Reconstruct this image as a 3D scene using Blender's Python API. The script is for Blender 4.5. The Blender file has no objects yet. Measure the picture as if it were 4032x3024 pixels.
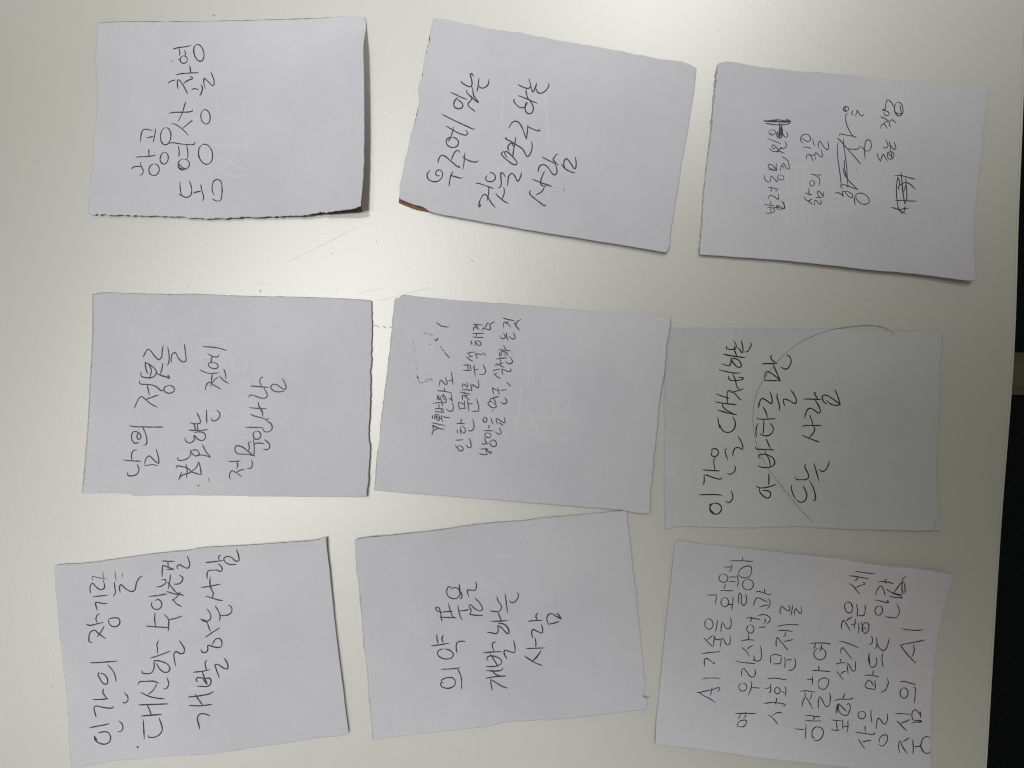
import bpy, math, random
import numpy as np

# ------------------------------------------------------------------ camera, world, lamps, exposure
S = 9.68e-5                      # metres on the table for one pixel of the 4032 x 3024 photograph
TOP = 0.74                       # height of the table top above the floor
CAM_H = 0.2819                   # height of the phone lens above the table
scene = bpy.context.scene
C = scene.collection

cam_data = bpy.data.cameras.new('camera')
cam_data.lens = 26.0
cam_data.sensor_width = 36.0
cam_data.clip_start = 0.01
cam_data.clip_end = 50.0
cam = bpy.data.objects.new('camera', cam_data)
cam.location = (0, 0, TOP + CAM_H)
C.objects.link(cam)
scene.camera = cam

world = bpy.data.worlds.new('World')
scene.world = world
world.use_nodes = True
bg = world.node_tree.nodes['Background']
bg.inputs['Color'].default_value = (1.04, 1.0, 0.82, 1)
bg.inputs['Strength'].default_value = 0.158

def spot(name, pos, aim, rad, watt, soft=0.10, col=(1, 0.995, 0.985)):
    l = bpy.data.lights.new(name, 'SPOT')
    l.energy = watt
    l.color = col
    l.shadow_soft_size = soft
    l.spot_blend = 1.0
    d = math.sqrt(sum((a - b) ** 2 for a, b in zip(pos, (*aim, 0))))
    l.spot_size = 2 * math.atan(rad / d)
    o = bpy.data.objects.new(name, l)
    o.location = (pos[0], pos[1], TOP + pos[2])
    from mathutils import Vector
    v = Vector((aim[0] - pos[0], aim[1] - pos[1], -pos[2]))
    o.rotation_euler = v.to_track_quat('-Z', 'Y').to_euler()
    C.objects.link(o)
    return o

K = 68.0
for px, py, ax, ay, rad, c in (
        (-.3, 0, -.24, .16, .42, .4595), (0, -.4, -.08, -.32, .30, .4973),
        (.3, .8, .16, .32, .30, .7677), (.6, .8, -.08, .32, .22, 1.0444),
        (0, .4, .08, -.24, .22, .4876), (-.6, -.4, -.24, -.16, .22, .4287),
        (-.3, .4, 0, .08, .22, .2811), (-.6, 0, -.08, 0, .15, .2393)):
    spot('added_spot', (px, py, 1.4), (ax, ay), rad, c * K, .085)  # added spots, soft cones shaped to set bright and shaded areas on the table

scene.view_settings.view_transform = 'Standard'
scene.view_settings.look = 'None'
scene.view_settings.exposure = 0.0
scene.view_settings.gamma = 1.0
scene.render.engine = 'CYCLES'
scene.cycles.filter_width = 1.15

# ------------------------------------------------------------------ materials
def new_mat(name):
    m = bpy.data.materials.new(name)
    m.use_nodes = True
    nt = m.node_tree
    return m, nt, nt.nodes['Principled BSDF']

def noise(nt, scale, detail=3, rough=0.55, coord='Object', vec=None):
    n = nt.nodes.new('ShaderNodeTexNoise')
    n.inputs['Scale'].default_value = scale
    n.inputs['Detail'].default_value = detail
    n.inputs['Roughness'].default_value = rough
    if vec is None:
        tc = nt.nodes.new('ShaderNodeTexCoord')
        vec = tc.outputs[coord]
    nt.links.new(vec, n.inputs['Vector'])
    return n

def ramp(nt, fac, stops):
    r = nt.nodes.new('ShaderNodeValToRGB')
    e = r.color_ramp.elements
    while len(e) < len(stops):
        e.new(0.5)
    for el, (p, c) in zip(e, stops):
        el.position = p
        el.color = (*c, 1)
    nt.links.new(fac, r.inputs['Fac'])
    return r

def bump(nt, b, h, strength, dist):
    n = nt.nodes.new('ShaderNodeBump')
    n.inputs['Strength'].default_value = strength
    n.inputs['Distance'].default_value = dist
    nt.links.new(h, n.inputs['Height'])
    nt.links.new(n.outputs['Normal'], b.inputs['Normal'])
    return n

def paper_material(name, base=(0.590, 0.590, 0.645), mott=0.05):
    m, nt, b = new_mat(name)
    n = noise(nt, 26, 5, 0.6)
    lo = tuple(c * (1 - mott) for c in base)
    hi = (min(1, base[0] * (1 + mott)), min(1, base[1] * (1 + mott)), min(1, base[2] * (1 + mott * .7)))
    r = ramp(nt, n.outputs['Fac'], [(0.32, lo), (0.68, hi)])
    # fine fibre speckle of recycled paper
    f = noise(nt, 1500, 2, 0.6)
    r2 = ramp(nt, f.outputs['Fac'], [(0.3, (0.97, 0.97, 0.97)), (0.7, (1.03, 1.03, 1.03))])
    mx = nt.nodes.new('ShaderNodeMix')
    mx.data_type = 'RGBA'
    mx.blend_type = 'MULTIPLY'
    mx.inputs['Factor'].default_value = 1.0
    nt.links.new(r.outputs['Color'], mx.inputs['A'])
    nt.links.new(r2.outputs['Color'], mx.inputs['B'])
    nt.links.new(mx.outputs['Result'], b.inputs['Base Color'])
    b.inputs['Roughness'].default_value = 0.85
    b.inputs['Specular IOR Level'].default_value = 0.25
    bump(nt, b, f.outputs['Fac'], 0.12, 0.0001)
    return m

def plain(name, col, rough=0.8, spec=0.3, var=0.15, scale=400):
    m, nt, b = new_mat(name)
    n = noise(nt, scale, 3, 0.6)
    r = ramp(nt, n.outputs['Fac'], [(0.3, tuple(c * (1 - var) for c in col)), (0.7, tuple(min(1, c * (1 + var)) for c in col))])
    nt.links.new(r.outputs['Color'], b.inputs['Base Color'])
    b.inputs['Roughness'].default_value = rough
    b.inputs['Specular IOR Level'].default_value = spec
    return m

M = {}
M['paper'] = paper_material('white_paper')
M['paper_thin_shaded'] = paper_material('shaded_thin_paper', (0.535, 0.545, 0.57), 0.06)  # thin sheet, extra shade put into its darker base colour
M['brown'] = plain('brown_printed_paper', (0.24, 0.115, 0.06), 0.7, 0.3, 0.25)
M['dark_print'] = plain('dark_printed_paper', (0.25, 0.19, 0.165), 0.7, 0.3, 0.25)
M['grey_print'] = plain('grey_printed_paper', (0.48, 0.45, 0.435), 0.8, 0.3, 0.3, 900)
M['ink_black'] = plain('black_ballpoint_ink', (0.019, 0.017, 0.025), 0.45, 0.4, 0.5, 1800)
M['ink_violet'] = plain('violet_black_ballpoint_ink', (0.036, 0.028, 0.048), 0.45, 0.4, 0.5, 1800)
M['stain'] = paper_material('faint_grey_stain', (0.53, 0.535, 0.55), 0.04)
M['ink_faint'] = plain('worn_grey_ink', (0.16, 0.155, 0.165), 0.6, 0.3, 0.5, 1500)

M['ghost'] = paper_material('pale_print_show_through', (0.616, 0.624, 0.671), 0.03)

def laminate():
    m, nt, b = new_mat('white_laminate')
    n = noise(nt, 9, 3, 0.5)
    r = ramp(nt, n.outputs['Fac'], [(0.3, (0.534, 0.541, 0.500)), (0.7, (0.558, 0.564, 0.522))])
    nt.links.new(r.outputs['Color'], b.inputs['Base Color'])
    b.inputs['Roughness'].default_value = 0.405
    b.inputs['Specular IOR Level'].default_value = 1.0
    b.inputs['IOR'].default_value = 1.62
    tc = nt.nodes.new('ShaderNodeTexCoord')
    mp = nt.nodes.new('ShaderNodeMapping')
    mp.inputs['Rotation'].default_value = (0, 0, math.radians(-30))
    mp.inputs['Scale'].default_value = (0.65, 1.3, 1)
    nt.links.new(tc.outputs['Object'], mp.inputs['Vector'])
    g = noise(nt, 1500, 2.0, 0.5, vec=mp.outputs['Vector'])
    bump(nt, b, g.outputs['Fac'], 0.19, 0.0002)
    return m
M['laminate'] = laminate()
M['trim'] = plain('white_edge_trim', (0.60, 0.595, 0.53), 0.45, 0.4, 0.03)
M['groove'] = plain('dark_gap_shade', (0.10, 0.095, 0.08), 0.9, 0.1, 0.2)
M['floor'] = plain('dark_navy_carpet', (0.013, 0.015, 0.020), 0.95, 0.1, 0.5, 300)
M['beige'] = plain('beige_plastic', (0.17, 0.155, 0.115), 0.6, 0.3, 0.06, 40)
M['pen_mark'] = plain('grey_pen_mark', (0.17, 0.16, 0.16), 0.6, 0.3, 0.2)
M['scratch'] = plain('worn_scratch', (0.53, 0.535, 0.49), 0.42, 0.3, 0.1)
M['steel'] = plain('grey_painted_steel', (0.35, 0.35, 0.36), 0.4, 0.5, 0.05)

# ------------------------------------------------------------------ helpers
def W(px, py):
    return (px - 2016) * S, (1512 - py) * S

def mesh_obj(name, verts, faces, mat, parent=None, loc=(0, 0, 0), smooth=True):
    me = bpy.data.meshes.new(name)
    me.from_pydata([tuple(map(float, v)) for v in verts], [], [tuple(map(int, f)) for f in faces])
    if not isinstance(mat, (list, tuple)):
        mat = [mat]
    for k in mat:
        me.materials.append(k)
    if smooth:
        me.polygons.foreach_set('use_smooth', [True] * len(me.polygons))
    me.update()
    o = bpy.data.objects.new(name, me)
    o.location = loc
    C.objects.link(o)
    if parent is not None:
        o.parent = parent
    return o

def tag(o, label=None, cat=None, group=None, kind=None):
    if label: o['label'] = label
    if cat: o['category'] = cat
    if group: o['group'] = group
    if kind: o['kind'] = kind

def catmull(p, n):
    """centripetal Catmull-Rom through the rows of p, n samples per span"""
    p = np.asarray(p, float)
    if len(p) == 2:
        t = np.linspace(0, 1, max(2, n + 1))[:, None]
        return p[0] * (1 - t) + p[1] * t
    q = np.vstack([2 * p[0] - p[1], p, 2 * p[-1] - p[-2]])
    out = []
    for i in range(1, len(q) - 2):
        p0, p1, p2, p3 = q[i - 1], q[i], q[i + 1], q[i + 2]
        def step(a, b): return max(np.linalg.norm(b - a) ** 0.5, 1e-6)
        t0 = 0; t1 = t0 + step(p0, p1); t2 = t1 + step(p1, p2); t3 = t2 + step(p2, p3)
        t = np.linspace(t1, t2, n, endpoint=False)[:, None]
        A1 = (t1 - t) / (t1 - t0) * p0 + (t - t0) / (t1 - t0) * p1
        A2 = (t2 - t) / (t2 - t1) * p1 + (t - t1) / (t2 - t1) * p2
        A3 = (t3 - t) / (t3 - t2) * p2 + (t - t2) / (t3 - t2) * p3
        B1 = (t2 - t) / (t2 - t0) * A1 + (t - t0) / (t2 - t0) * A2
        B2 = (t3 - t) / (t3 - t1) * A2 + (t - t1) / (t3 - t1) * A3
        out.append((t2 - t) / (t2 - t1) * B1 + (t - t1) / (t2 - t1) * B2)
    out.append(p[-1:])
    return np.vstack(out)

def resample(c, n):
    d = np.r_[0, np.cumsum(np.linalg.norm(np.diff(c, axis=0), axis=1))]
    t = np.linspace(0, d[-1], n)
    return np.c_[np.interp(t, d, c[:, 0]), np.interp(t, d, c[:, 1])]

def smooth_noise(rng, n, span):
    k = max(2, int(n / span) + 2)
    return np.interp(np.linspace(0, k - 1, n), np.arange(k), rng.normal(0, 1, k))

def parse(txt, view):
    """'x,y x,y ...' read in a view (origin x, origin y, pixels per unit) -> photograph pixels"""
    ox, oy, sc = view
    if txt.startswith('@'):
        cx, cy, rx, ry, rot = [float(v) for v in txt[1:].split(',')]
        a = np.radians(np.arange(-100, 275, 25))
        x, y = rx * np.cos(a), ry * np.sin(a)
        r = math.radians(rot)
        p = np.c_[cx + x * math.cos(r) - y * math.sin(r), cy + x * math.sin(r) + y * math.cos(r)]
    else:
        p = np.array([[float(v) for v in q.split(',')] for q in txt.split()])
    return np.c_[ox + p[:, 0] * sc, oy + p[:, 1] * sc]

def ribbons(strokes, width, height, rng, lift, taper=0.45, origin=(0, 0), wob=0.25):
    """flat pen lines: strokes in photograph pixels, width in pixels, height(x, y) gives the paper's surface"""
    V, F = [], []
    for k, p in enumerate(strokes):
        keep = np.r_[True, np.linalg.norm(np.diff(p, axis=0), axis=1) > 0.05]
        p = p[keep]
        if len(p) < 2:
            continue
        c = catmull(p, 7)
        L = np.linalg.norm(np.diff(c, axis=0), axis=1).sum()
        n = max(4, int(L / 2.2))
        c = resample(c, n)
        t = np.gradient(c, axis=0)
        t /= np.maximum(np.linalg.norm(t, axis=1, keepdims=True), 1e-9)
        nrm = np.c_[-t[:, 1], t[:, 0]]
        w = width * (1 + wob * smooth_noise(rng, n, 6) * .5)
        w = np.clip(w, width * .6, width * 1.45)
        e = np.minimum(np.arange(n), np.arange(n)[::-1])
        w = w * np.clip(1 - taper + taper * (e + .5) / max(2, min(6, n / 4)), 0, 1)
        # round-ish ends: carry the line half a width further
        c = np.vstack([c[0] - t[0] * width * .35, c, c[-1] + t[-1] * width * .35])
        nrm = np.vstack([nrm[0], nrm, nrm[-1]])
        w = np.r_[w[0] * .45, w, w[-1] * .45]
        a, b = c + nrm * w[:, None] / 2, c - nrm * w[:, None] / 2
        base = len(V)
        for q in np.stack([a, b], 1).reshape(-1, 2):
            x, y = W(*q)
            V.append((x - origin[0], y - origin[1], height(x, y) + lift + (k % 60) * 2.0e-7))
        for i in range(len(c) - 1):
            j = base + 2 * i
            F.append((j, j + 2, j + 3, j + 1))
    return V, F

def each_ribbon(name, strokes, width, height, rng, lift, mat, parent, **kw):
    for q in strokes:
        V, F = ribbons([q], width, height, rng, lift, **kw)
        mesh_obj(name, V, F, mat, parent)

def box(name, x0, x1, y0, y1, z0, z1, mat, parent=None, bev=0.0):
    v = [(x0, y0, z0), (x1, y0, z0), (x1, y1, z0), (x0, y1, z0), (x0, y0, z1), (x1, y0, z1), (x1, y1, z1), (x0, y1, z1)]
    f = [(0, 3, 2, 1), (4, 5, 6, 7), (0, 1, 5, 4), (1, 2, 6, 5), (2, 3, 7, 6), (3, 0, 4, 7)]
    o = mesh_obj(name, v, f, mat, parent, smooth=False)
    if bev:
        m = o.modifiers.new('bevel', 'BEVEL')
        m.width = bev
        m.segments = 3
    return o

# ------------------------------------------------------------------ setting: floor, strip, table
fl = mesh_obj('floor', [(-6, -6, 0), (6, -6, 0), (6, 6, 0), (-6, 6, 0)], [(0, 1, 2, 3)], M['floor'], smooth=False)
tag(fl, kind='structure')

def build_table():
    root = bpy.data.objects.new('table', None)
    root.location = (0, 0, 0)
    C.objects.link(root)
    tag(root, 'white laminate table top with a thin pale edge trim along its right side', 'table')
    edge_px = [(-1200, 4095), (-400, 4064), (0, 4048), (507, 4030), (814, 4017), (1384, 3998), (2110, 3944), (3024, 3889), (3700, 3847), (4400, 3803)]
    e = catmull([W(x, y) for y, x in edge_px], 12)
    xl, zt, zb = -0.62, TOP, TOP - 0.028
    gap, trim = 0.00012, 0.00115
    # slab: left rim to right rim, a little short of the trim
    r = e - np.array([trim + gap, 0])
    n = len(r)
    V = [(xl, y, zt) for _, y in r] + [(x, y, zt) for x, y in r] + [(xl, y, zb) for _, y in r] + [(x, y, zb) for x, y in r]
    F = []
    for i in range(n - 1):
        F.append((i, i + 1, n + i + 1, n + i))
        F.append((2 * n + i, 3 * n + i, 3 * n + i + 1, 2 * n + i + 1))
        F.append((n + i, n + i + 1, 3 * n + i + 1, 3 * n + i))
        F.append((i, 2 * n + i, 2 * n + i + 1, i + 1))
    F.append((0, n, 3 * n, 2 * n))
    F.append((n - 1, 3 * n - 1, 4 * n - 1, 2 * n - 1))
    mesh_obj('table_top', V, F, M['laminate'], root, smooth=False)
    # trim: rounded outer profile
    prof = [(-trim, -0.00008), (-trim * .55, 0.0), (-trim * .25, -0.00012), (-0.00008, -0.0004), (0, -0.0009), (0, -0.028), (-trim, -0.028)]
    V, F = [], []
    for x, y in e:
        for dx, dz in prof:
            V.append((x + dx, y, zt + dz))
    k = len(prof)
    for i in range(n - 1):
        for j in range(k):
            a, b = i * k + j, i * k + (j + 1) % k
            F.append((a, b, b + k, a + k))
    mesh_obj('edge_trim', V, F, M['trim'], root)
    # dark strip in the gap between slab and trim, its shade given as colour
    V = []
    for x, y in e:
        V += [(x - trim - gap, y, zt - 0.0003), (x - trim, y, zt - 0.0003)]
    F = [(2 * i, 2 * i + 1, 2 * i + 3, 2 * i + 2) for i in range(n - 1)]
    mesh_obj('gap_shade_strip', V, F, M['groove'], root)
    for x, y in ((-0.55, 0.22), (-0.55, -0.24), (0.12, 0.22), (0.10, -0.24)):
        box('leg', x - .02, x + .02, y - .02, y + .02, 0, zb, M['steel'], root, 0.003)
    rng = np.random.default_rng(5)
    flat = lambda x, y: TOP
    D4 = (1350, 1240, 300 / 2212)
    C3v = (1000, 760, 1000 / 2212)
    A1v = (320, 40, 1200 / 2212)
    A4v = (320, 1110, 1200 / 2212)
    marks = [parse(t, D4) for t in ('915,298 960,305 1010,335 1060,365', '1170,325 1215,358 1255,380', '1350,335 1430,380')]
    each_ribbon('pen_mark', marks, 2.6, flat, rng, 4e-5, M['pen_mark'], root, taper=.6)
    specks = [parse(t, C3v) for t in ('1896,585 1904,592', '1062,420 1068,424', '676,524 682,530', '714,840 720,844', '52,856 58,860', '1510,780 1514,783')]
    specks += [parse(t, A1v) for t in ('955,35 970,38', '1470,36 1473,38')] + [parse(t, A4v) for t in ('1296,60 1303,62', '775,33 780,36')]
    specks += [np.array(q, float) for q in ([(200, 2700), (204, 2702)], [(140, 1500), (143, 1502)], [(3010, 2965), (3014, 2968)], [(1195, 2965), (1199, 2967)], [(150, 640), (153, 643)], [(2210, 1190), (2214, 1192)], [(3420, 1180), (3424, 1182)])]
    each_ribbon('dirt_speck', specks, 3.0, flat, rng, 4e-5, M['pen_mark'], root, taper=.3)
    sc = [parse(t, C3v) for t in ('310,590 500,500 700,400 900,290', '1080,940 1230,905 1430,850 1600,820', '0,785 150,795')]
    sc += [parse(t, A4v) for t in ('1990,95 2100,60 2205,55',)]
    each_ribbon('scratch', sc, 1.1, flat, rng, 3e-5, M['scratch'], root, taper=.6)
    return root
build_table()

def floor_strip():
    # low pale strip with sloping sides lying on the dark floor, seen past the table edge
    x0, x1, y0, y1, h = 0.60, 1.6, -0.0148, 0.0435, 0.012
    V, F = [], []
    prof = [(y0, 0), (y0 + .012, h), (y1 - .012, h), (y1, 0)]
    for x in (x0, x1):
        V += [(x, y, z + .0005) for y, z in prof]
    F = [(0, 1, 5, 4), (1, 2, 6, 5), (2, 3, 7, 6), (3, 0, 4, 7), (0, 3, 2, 1), (4, 5, 6, 7)]
    o = mesh_obj('floor_strip', V, F, M['beige'], smooth=False)
    tag(o, 'beige strip lying across the dark floor beyond the right edge of the table', 'floor strip')
floor_strip()

# ------------------------------------------------------------------ paper slips
VIEW = {
 'A1': (320, 40, 1200 / 2212), 'B1': (480, 140, 400 / 948),
 'A2': (1560, 60, 1200 / 2212), 'B2': (1670, 280, 520 / 2212), 'C2': (1780, 470, 520 / 2212),
 'A3': (2720, 230, 1200 / 2212), 'B3': (2980, 440, 320 / 1264), 'C3': (3260, 380, 360 / 1244),
 'A4': (320, 1110, 1200 / 2212),
 'A5': (1455, 1140, 1200 / 2212), 'B5': (1600, 1230, 480 / 2212), 'C5': (1660, 1500, 400 / 2212),
 'A6': (2590, 1240, 1200 / 2212), 'B6': (2730, 1320, 600 / 2212), 'C6': (2730, 1700, 600 / 2212),
 'A7': (205, 2124, 1200 / 2212), 'A8': (1380, 2010, 1200 / 2212),
 'A9': (2572, 2124, 1200 / 2212), 'B9': (2720, 2180, 480 / 2212), 'C9': (2720, 2520, 480 / 2212),
 'D9': (3100, 2200, 560 / 2212), 'E9': (3100, 2604, 560 / 2212),
}
NU, NV = 230, 170

def crease(view, pts, amp, wid):
    """a raised fold line through traced points; returns a height in metres at (x, y)"""
    p = parse(pts, VIEW[view])
    q = np.array([W(*k) for k in p])
    def f(x, y):
        d = np.full(np.shape(x), 9.0)
        for a, b in zip(q[:-1], q[1:]):
            ab = b - a
            t = np.clip(((x - a[0]) * ab[0] + (y - a[1]) * ab[1]) / (ab @ ab), 0, 1)
            d = np.minimum(d, np.hypot(x - a[0] - t * ab[0], y - a[1] - t * ab[1]))
        return amp * np.exp(-(d / wid) ** 1.3)
    return f

class Sheet:
    """a slip of paper: four traced edges, torn outlines, and a height over the table"""
    def __init__(self, view, top, right, bottom, left, rough, lifts, base, seed, shift=(0, 0), thick=0.00011, creases=()):
        rng = np.random.default_rng(seed)
        self.base, self.lifts, self.thick = base, lifts, thick
        self.creases = [crease(*c) for c in creases]
        v = VIEW[view]
        E = [parse(t, v) + np.array(shift) for t in (top, right, bottom, left)]
        # corners: TL, TR, BR, BL; edges run TL-TR, TR-BR, BR-BL, BL-TL
        self.corners = np.array([W(*E[0][0]), W(*E[1][0]), W(*E[2][0]), W(*E[3][0])])
        cur = []
        for e, nxt, n, amp in zip(E, E[1:] + E[:1], (NU, NV, NU, NV), rough):
            c = catmull(np.vstack([e, nxt[:1]]), 8)
            c = resample(c, n + 1)
            t = np.gradient(c, axis=0)
            t /= np.linalg.norm(t, axis=1, keepdims=True)
            nr = np.c_[-t[:, 1], t[:, 0]]
            j = amp * (.75 * smooth_noise(rng, n + 1, 7) + .55 * smooth_noise(rng, n + 1, 2.2) + .45 * rng.normal(0, 1, n + 1))
            j = j * np.minimum(1, np.minimum(np.arange(n + 1), np.arange(n + 1)[::-1]) / 4)
            cur.append(c + nr * j[:, None])
        top_c, right_c, bot_c, left_c = cur[0], cur[1], cur[2][::-1], cur[3][::-1]
        u = np.linspace(0, 1, NU + 1)[None, :, None]
        w = np.linspace(0, 1, NV + 1)[:, None, None]
        P = (1 - w) * top_c[None] + w * bot_c[None] + (1 - u) * left_c[:, None] + u * right_c[:, None]
        P = P - ((1 - u) * (1 - w) * top_c[0] + u * (1 - w) * top_c[-1] + (1 - u) * w * bot_c[0] + u * w * bot_c[-1])
        self.X = (P[..., 0] - 2016) * S
        self.Y = (1512 - P[..., 1]) * S
        self.ph = rng.uniform(0, 6.28, 6)
        self.origin = self.corners.mean(0)

    def st(self, x, y):
        """fractions across (s) and down (t) the slip: inverse bilinear of its four corners"""
        A, B, D_, E_ = self.corners[0], self.corners[1], self.corners[3], self.corners[2]
        s = np.full(np.shape(x), .5); t = np.full(np.shape(x), .5)
        for _ in range(5):
            px = (1 - s) * (1 - t) * A[0] + s * (1 - t) * B[0] + (1 - s) * t * D_[0] + s * t * E_[0] - x
            py = (1 - s) * (1 - t) * A[1] + s * (1 - t) * B[1] + (1 - s) * t * D_[1] + s * t * E_[1] - y
            xs = (1 - t) * (B[0] - A[0]) + t * (E_[0] - D_[0]); ys = (1 - t) * (B[1] - A[1]) + t * (E_[1] - D_[1])
            xt = (1 - s) * (D_[0] - A[0]) + s * (E_[0] - B[0]); yt = (1 - s) * (D_[1] - A[1]) + s * (E_[1] - B[1])
            det = xs * yt - xt * ys
            s = s - (px * yt - py * xt) / det
            t = t - (xs * py - ys * px) / det
        return s, t

    def height(self, x, y):
        s, t = self.st(np.asarray(x, float), np.asarray(y, float))
        h = self.base + 0 * s
        p = self.ph
        h = h + 0.00012 * (1 + np.sin(5.1 * s + 3.3 * t + p[0])) * .5 + 0.00007 * (1 + np.sin(11 * s - 7 * t + p[1])) \
              + 0.00004 * np.sin(19 * s + 13 * t + p[2])
        for f in self.lifts:
            h = h + f(s, t)
        for f in self.creases:
            h = h + f(np.asarray(x, float), np.asarray(y, float))
        return TOP + np.maximum(h, self.base * .5 + 0.00004)

    def build(self, name, mats, parent=None):
        Z = self.height(self.X, self.Y)
        n, m = Z.shape
        ox, oy = (self.origin if parent is None else self.origin)
        top = np.stack([self.X - ox, self.Y - oy, Z], -1).reshape(-1, 3)
        bot = top - np.array([0, 0, self.thick])
        V = np.vstack([top, bot])
        idx = np.arange(n * m).reshape(n, m)
        a, b, c, d = idx[:-1, :-1], idx[1:, :-1], idx[1:, 1:], idx[:-1, 1:]
        ft = np.stack([a, b, c, d], -1).reshape(-1, 4)
        fb = ft[:, ::-1] + n * m
        ring = np.concatenate([idx[0, :-1], idx[:-1, -1], idx[-1, :0:-1], idx[:0:-1, 0]])
        nx = np.roll(ring, -1)
        fs = np.stack([ring, nx, nx + n * m, ring + n * m], -1)
        F = np.vstack([ft, fb, fs]).astype(np.int32)
        me = bpy.data.meshes.new(name)
        me.vertices.add(len(V)); me.vertices.foreach_set('co', V.astype(np.float32).ravel())
        me.loops.add(F.size); me.loops.foreach_set('vertex_index', F.ravel())
        me.polygons.add(len(F))
        me.polygons.foreach_set('loop_start', np.arange(0, F.size, 4, dtype=np.int32))
        me.polygons.foreach_set('loop_total', np.full(len(F), 4, dtype=np.int32))
        mi = np.r_[np.zeros(len(ft)), np.ones(len(fb)), np.zeros(len(fs))].astype(np.int32)
        for k in mats:
            me.materials.append(k)
        me.polygons.foreach_set('material_index', mi)
        sm = np.r_[np.ones(len(ft)), np.ones(len(fb)), np.zeros(len(fs))].astype(bool)
        me.polygons.foreach_set('use_smooth', sm)
        me.update(calc_edges=True)
        me.validate()
        o = bpy.data.objects.new(name, me)
        C.objects.link(o)
        if parent is None:
            o.location = (ox, oy, 0)
        else:
            o.parent = parent
            o.location = (ox - parent.location.x, oy - parent.location.y, 0)
        return o

def ss(a, b, x):
    t = np.clip((x - a) / (b - a), 0, 1)
    return t * t * (3 - 2 * t)

def slip(spec):
    view = spec['view']
    sh = Sheet(view, *spec['outline'], spec['rough'], spec['lifts'], spec['base'], spec['seed'], creases=spec.get('creases', ()))
    under = spec.get('back', 'paper')
    o = sh.build('paper_slip', [M[spec.get('paper', 'paper')], M[under]])
    tag(o, spec['label'], 'paper note', 'torn paper notes laid out on the white table')
    if 'leaf' in spec:
        lf = spec['leaf']
        out = lf.get('outline', spec['outline'])
        l = Sheet(view, *out, lf.get('rough', spec['rough']), [(lambda f: (lambda s, t: lf.get('k', .12) * f(s, t)))(f) for f in spec['lifts']],
                  0.00018, spec['seed'] + 50, lf['shift'])
        l.build('under_leaf', [M[lf['mat']], M['paper']], o)
    rng = np.random.default_rng(spec['seed'] + 7)
    k = 0
    for kind, vw, wd, mat, strokes in spec['ink']:
        st = []
        for q in strokes.strip().split('\n'):
            q = q.strip()
            if not q:
                continue
            vv = vw
            if q[0] in 'ABCDE':
                vv, q = q[:2], q[3:]
            st.append(parse(q, VIEW[vv]))
        if kind == 'pen_dot':
            each_ribbon(kind, st, wd, sh.height, rng, 3.2e-5, M[mat], o, origin=sh.origin)
            continue
        V, F = ribbons(st, wd, sh.height, rng, 3.2e-5 + k * 1.3e-5 if kind != 'show_through' else 1.6e-5, origin=sh.origin,
                       taper=.45 if kind != 'show_through' else 0, wob=.25 if kind != 'show_through' else .1)
        mesh_obj(kind, V, F, M[mat], o)
        k += 1 if kind != 'show_through' else 0
    for extra in spec.get('extra', ()):
        extra(o, sh)
    return o

R = math.radians
def edge(a, b, amp, f=None):
    return lambda s, t: amp * ss(a, b, s) ** 1.0 * (1 if f is None else f(s, t))

SLIPS = []
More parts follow.
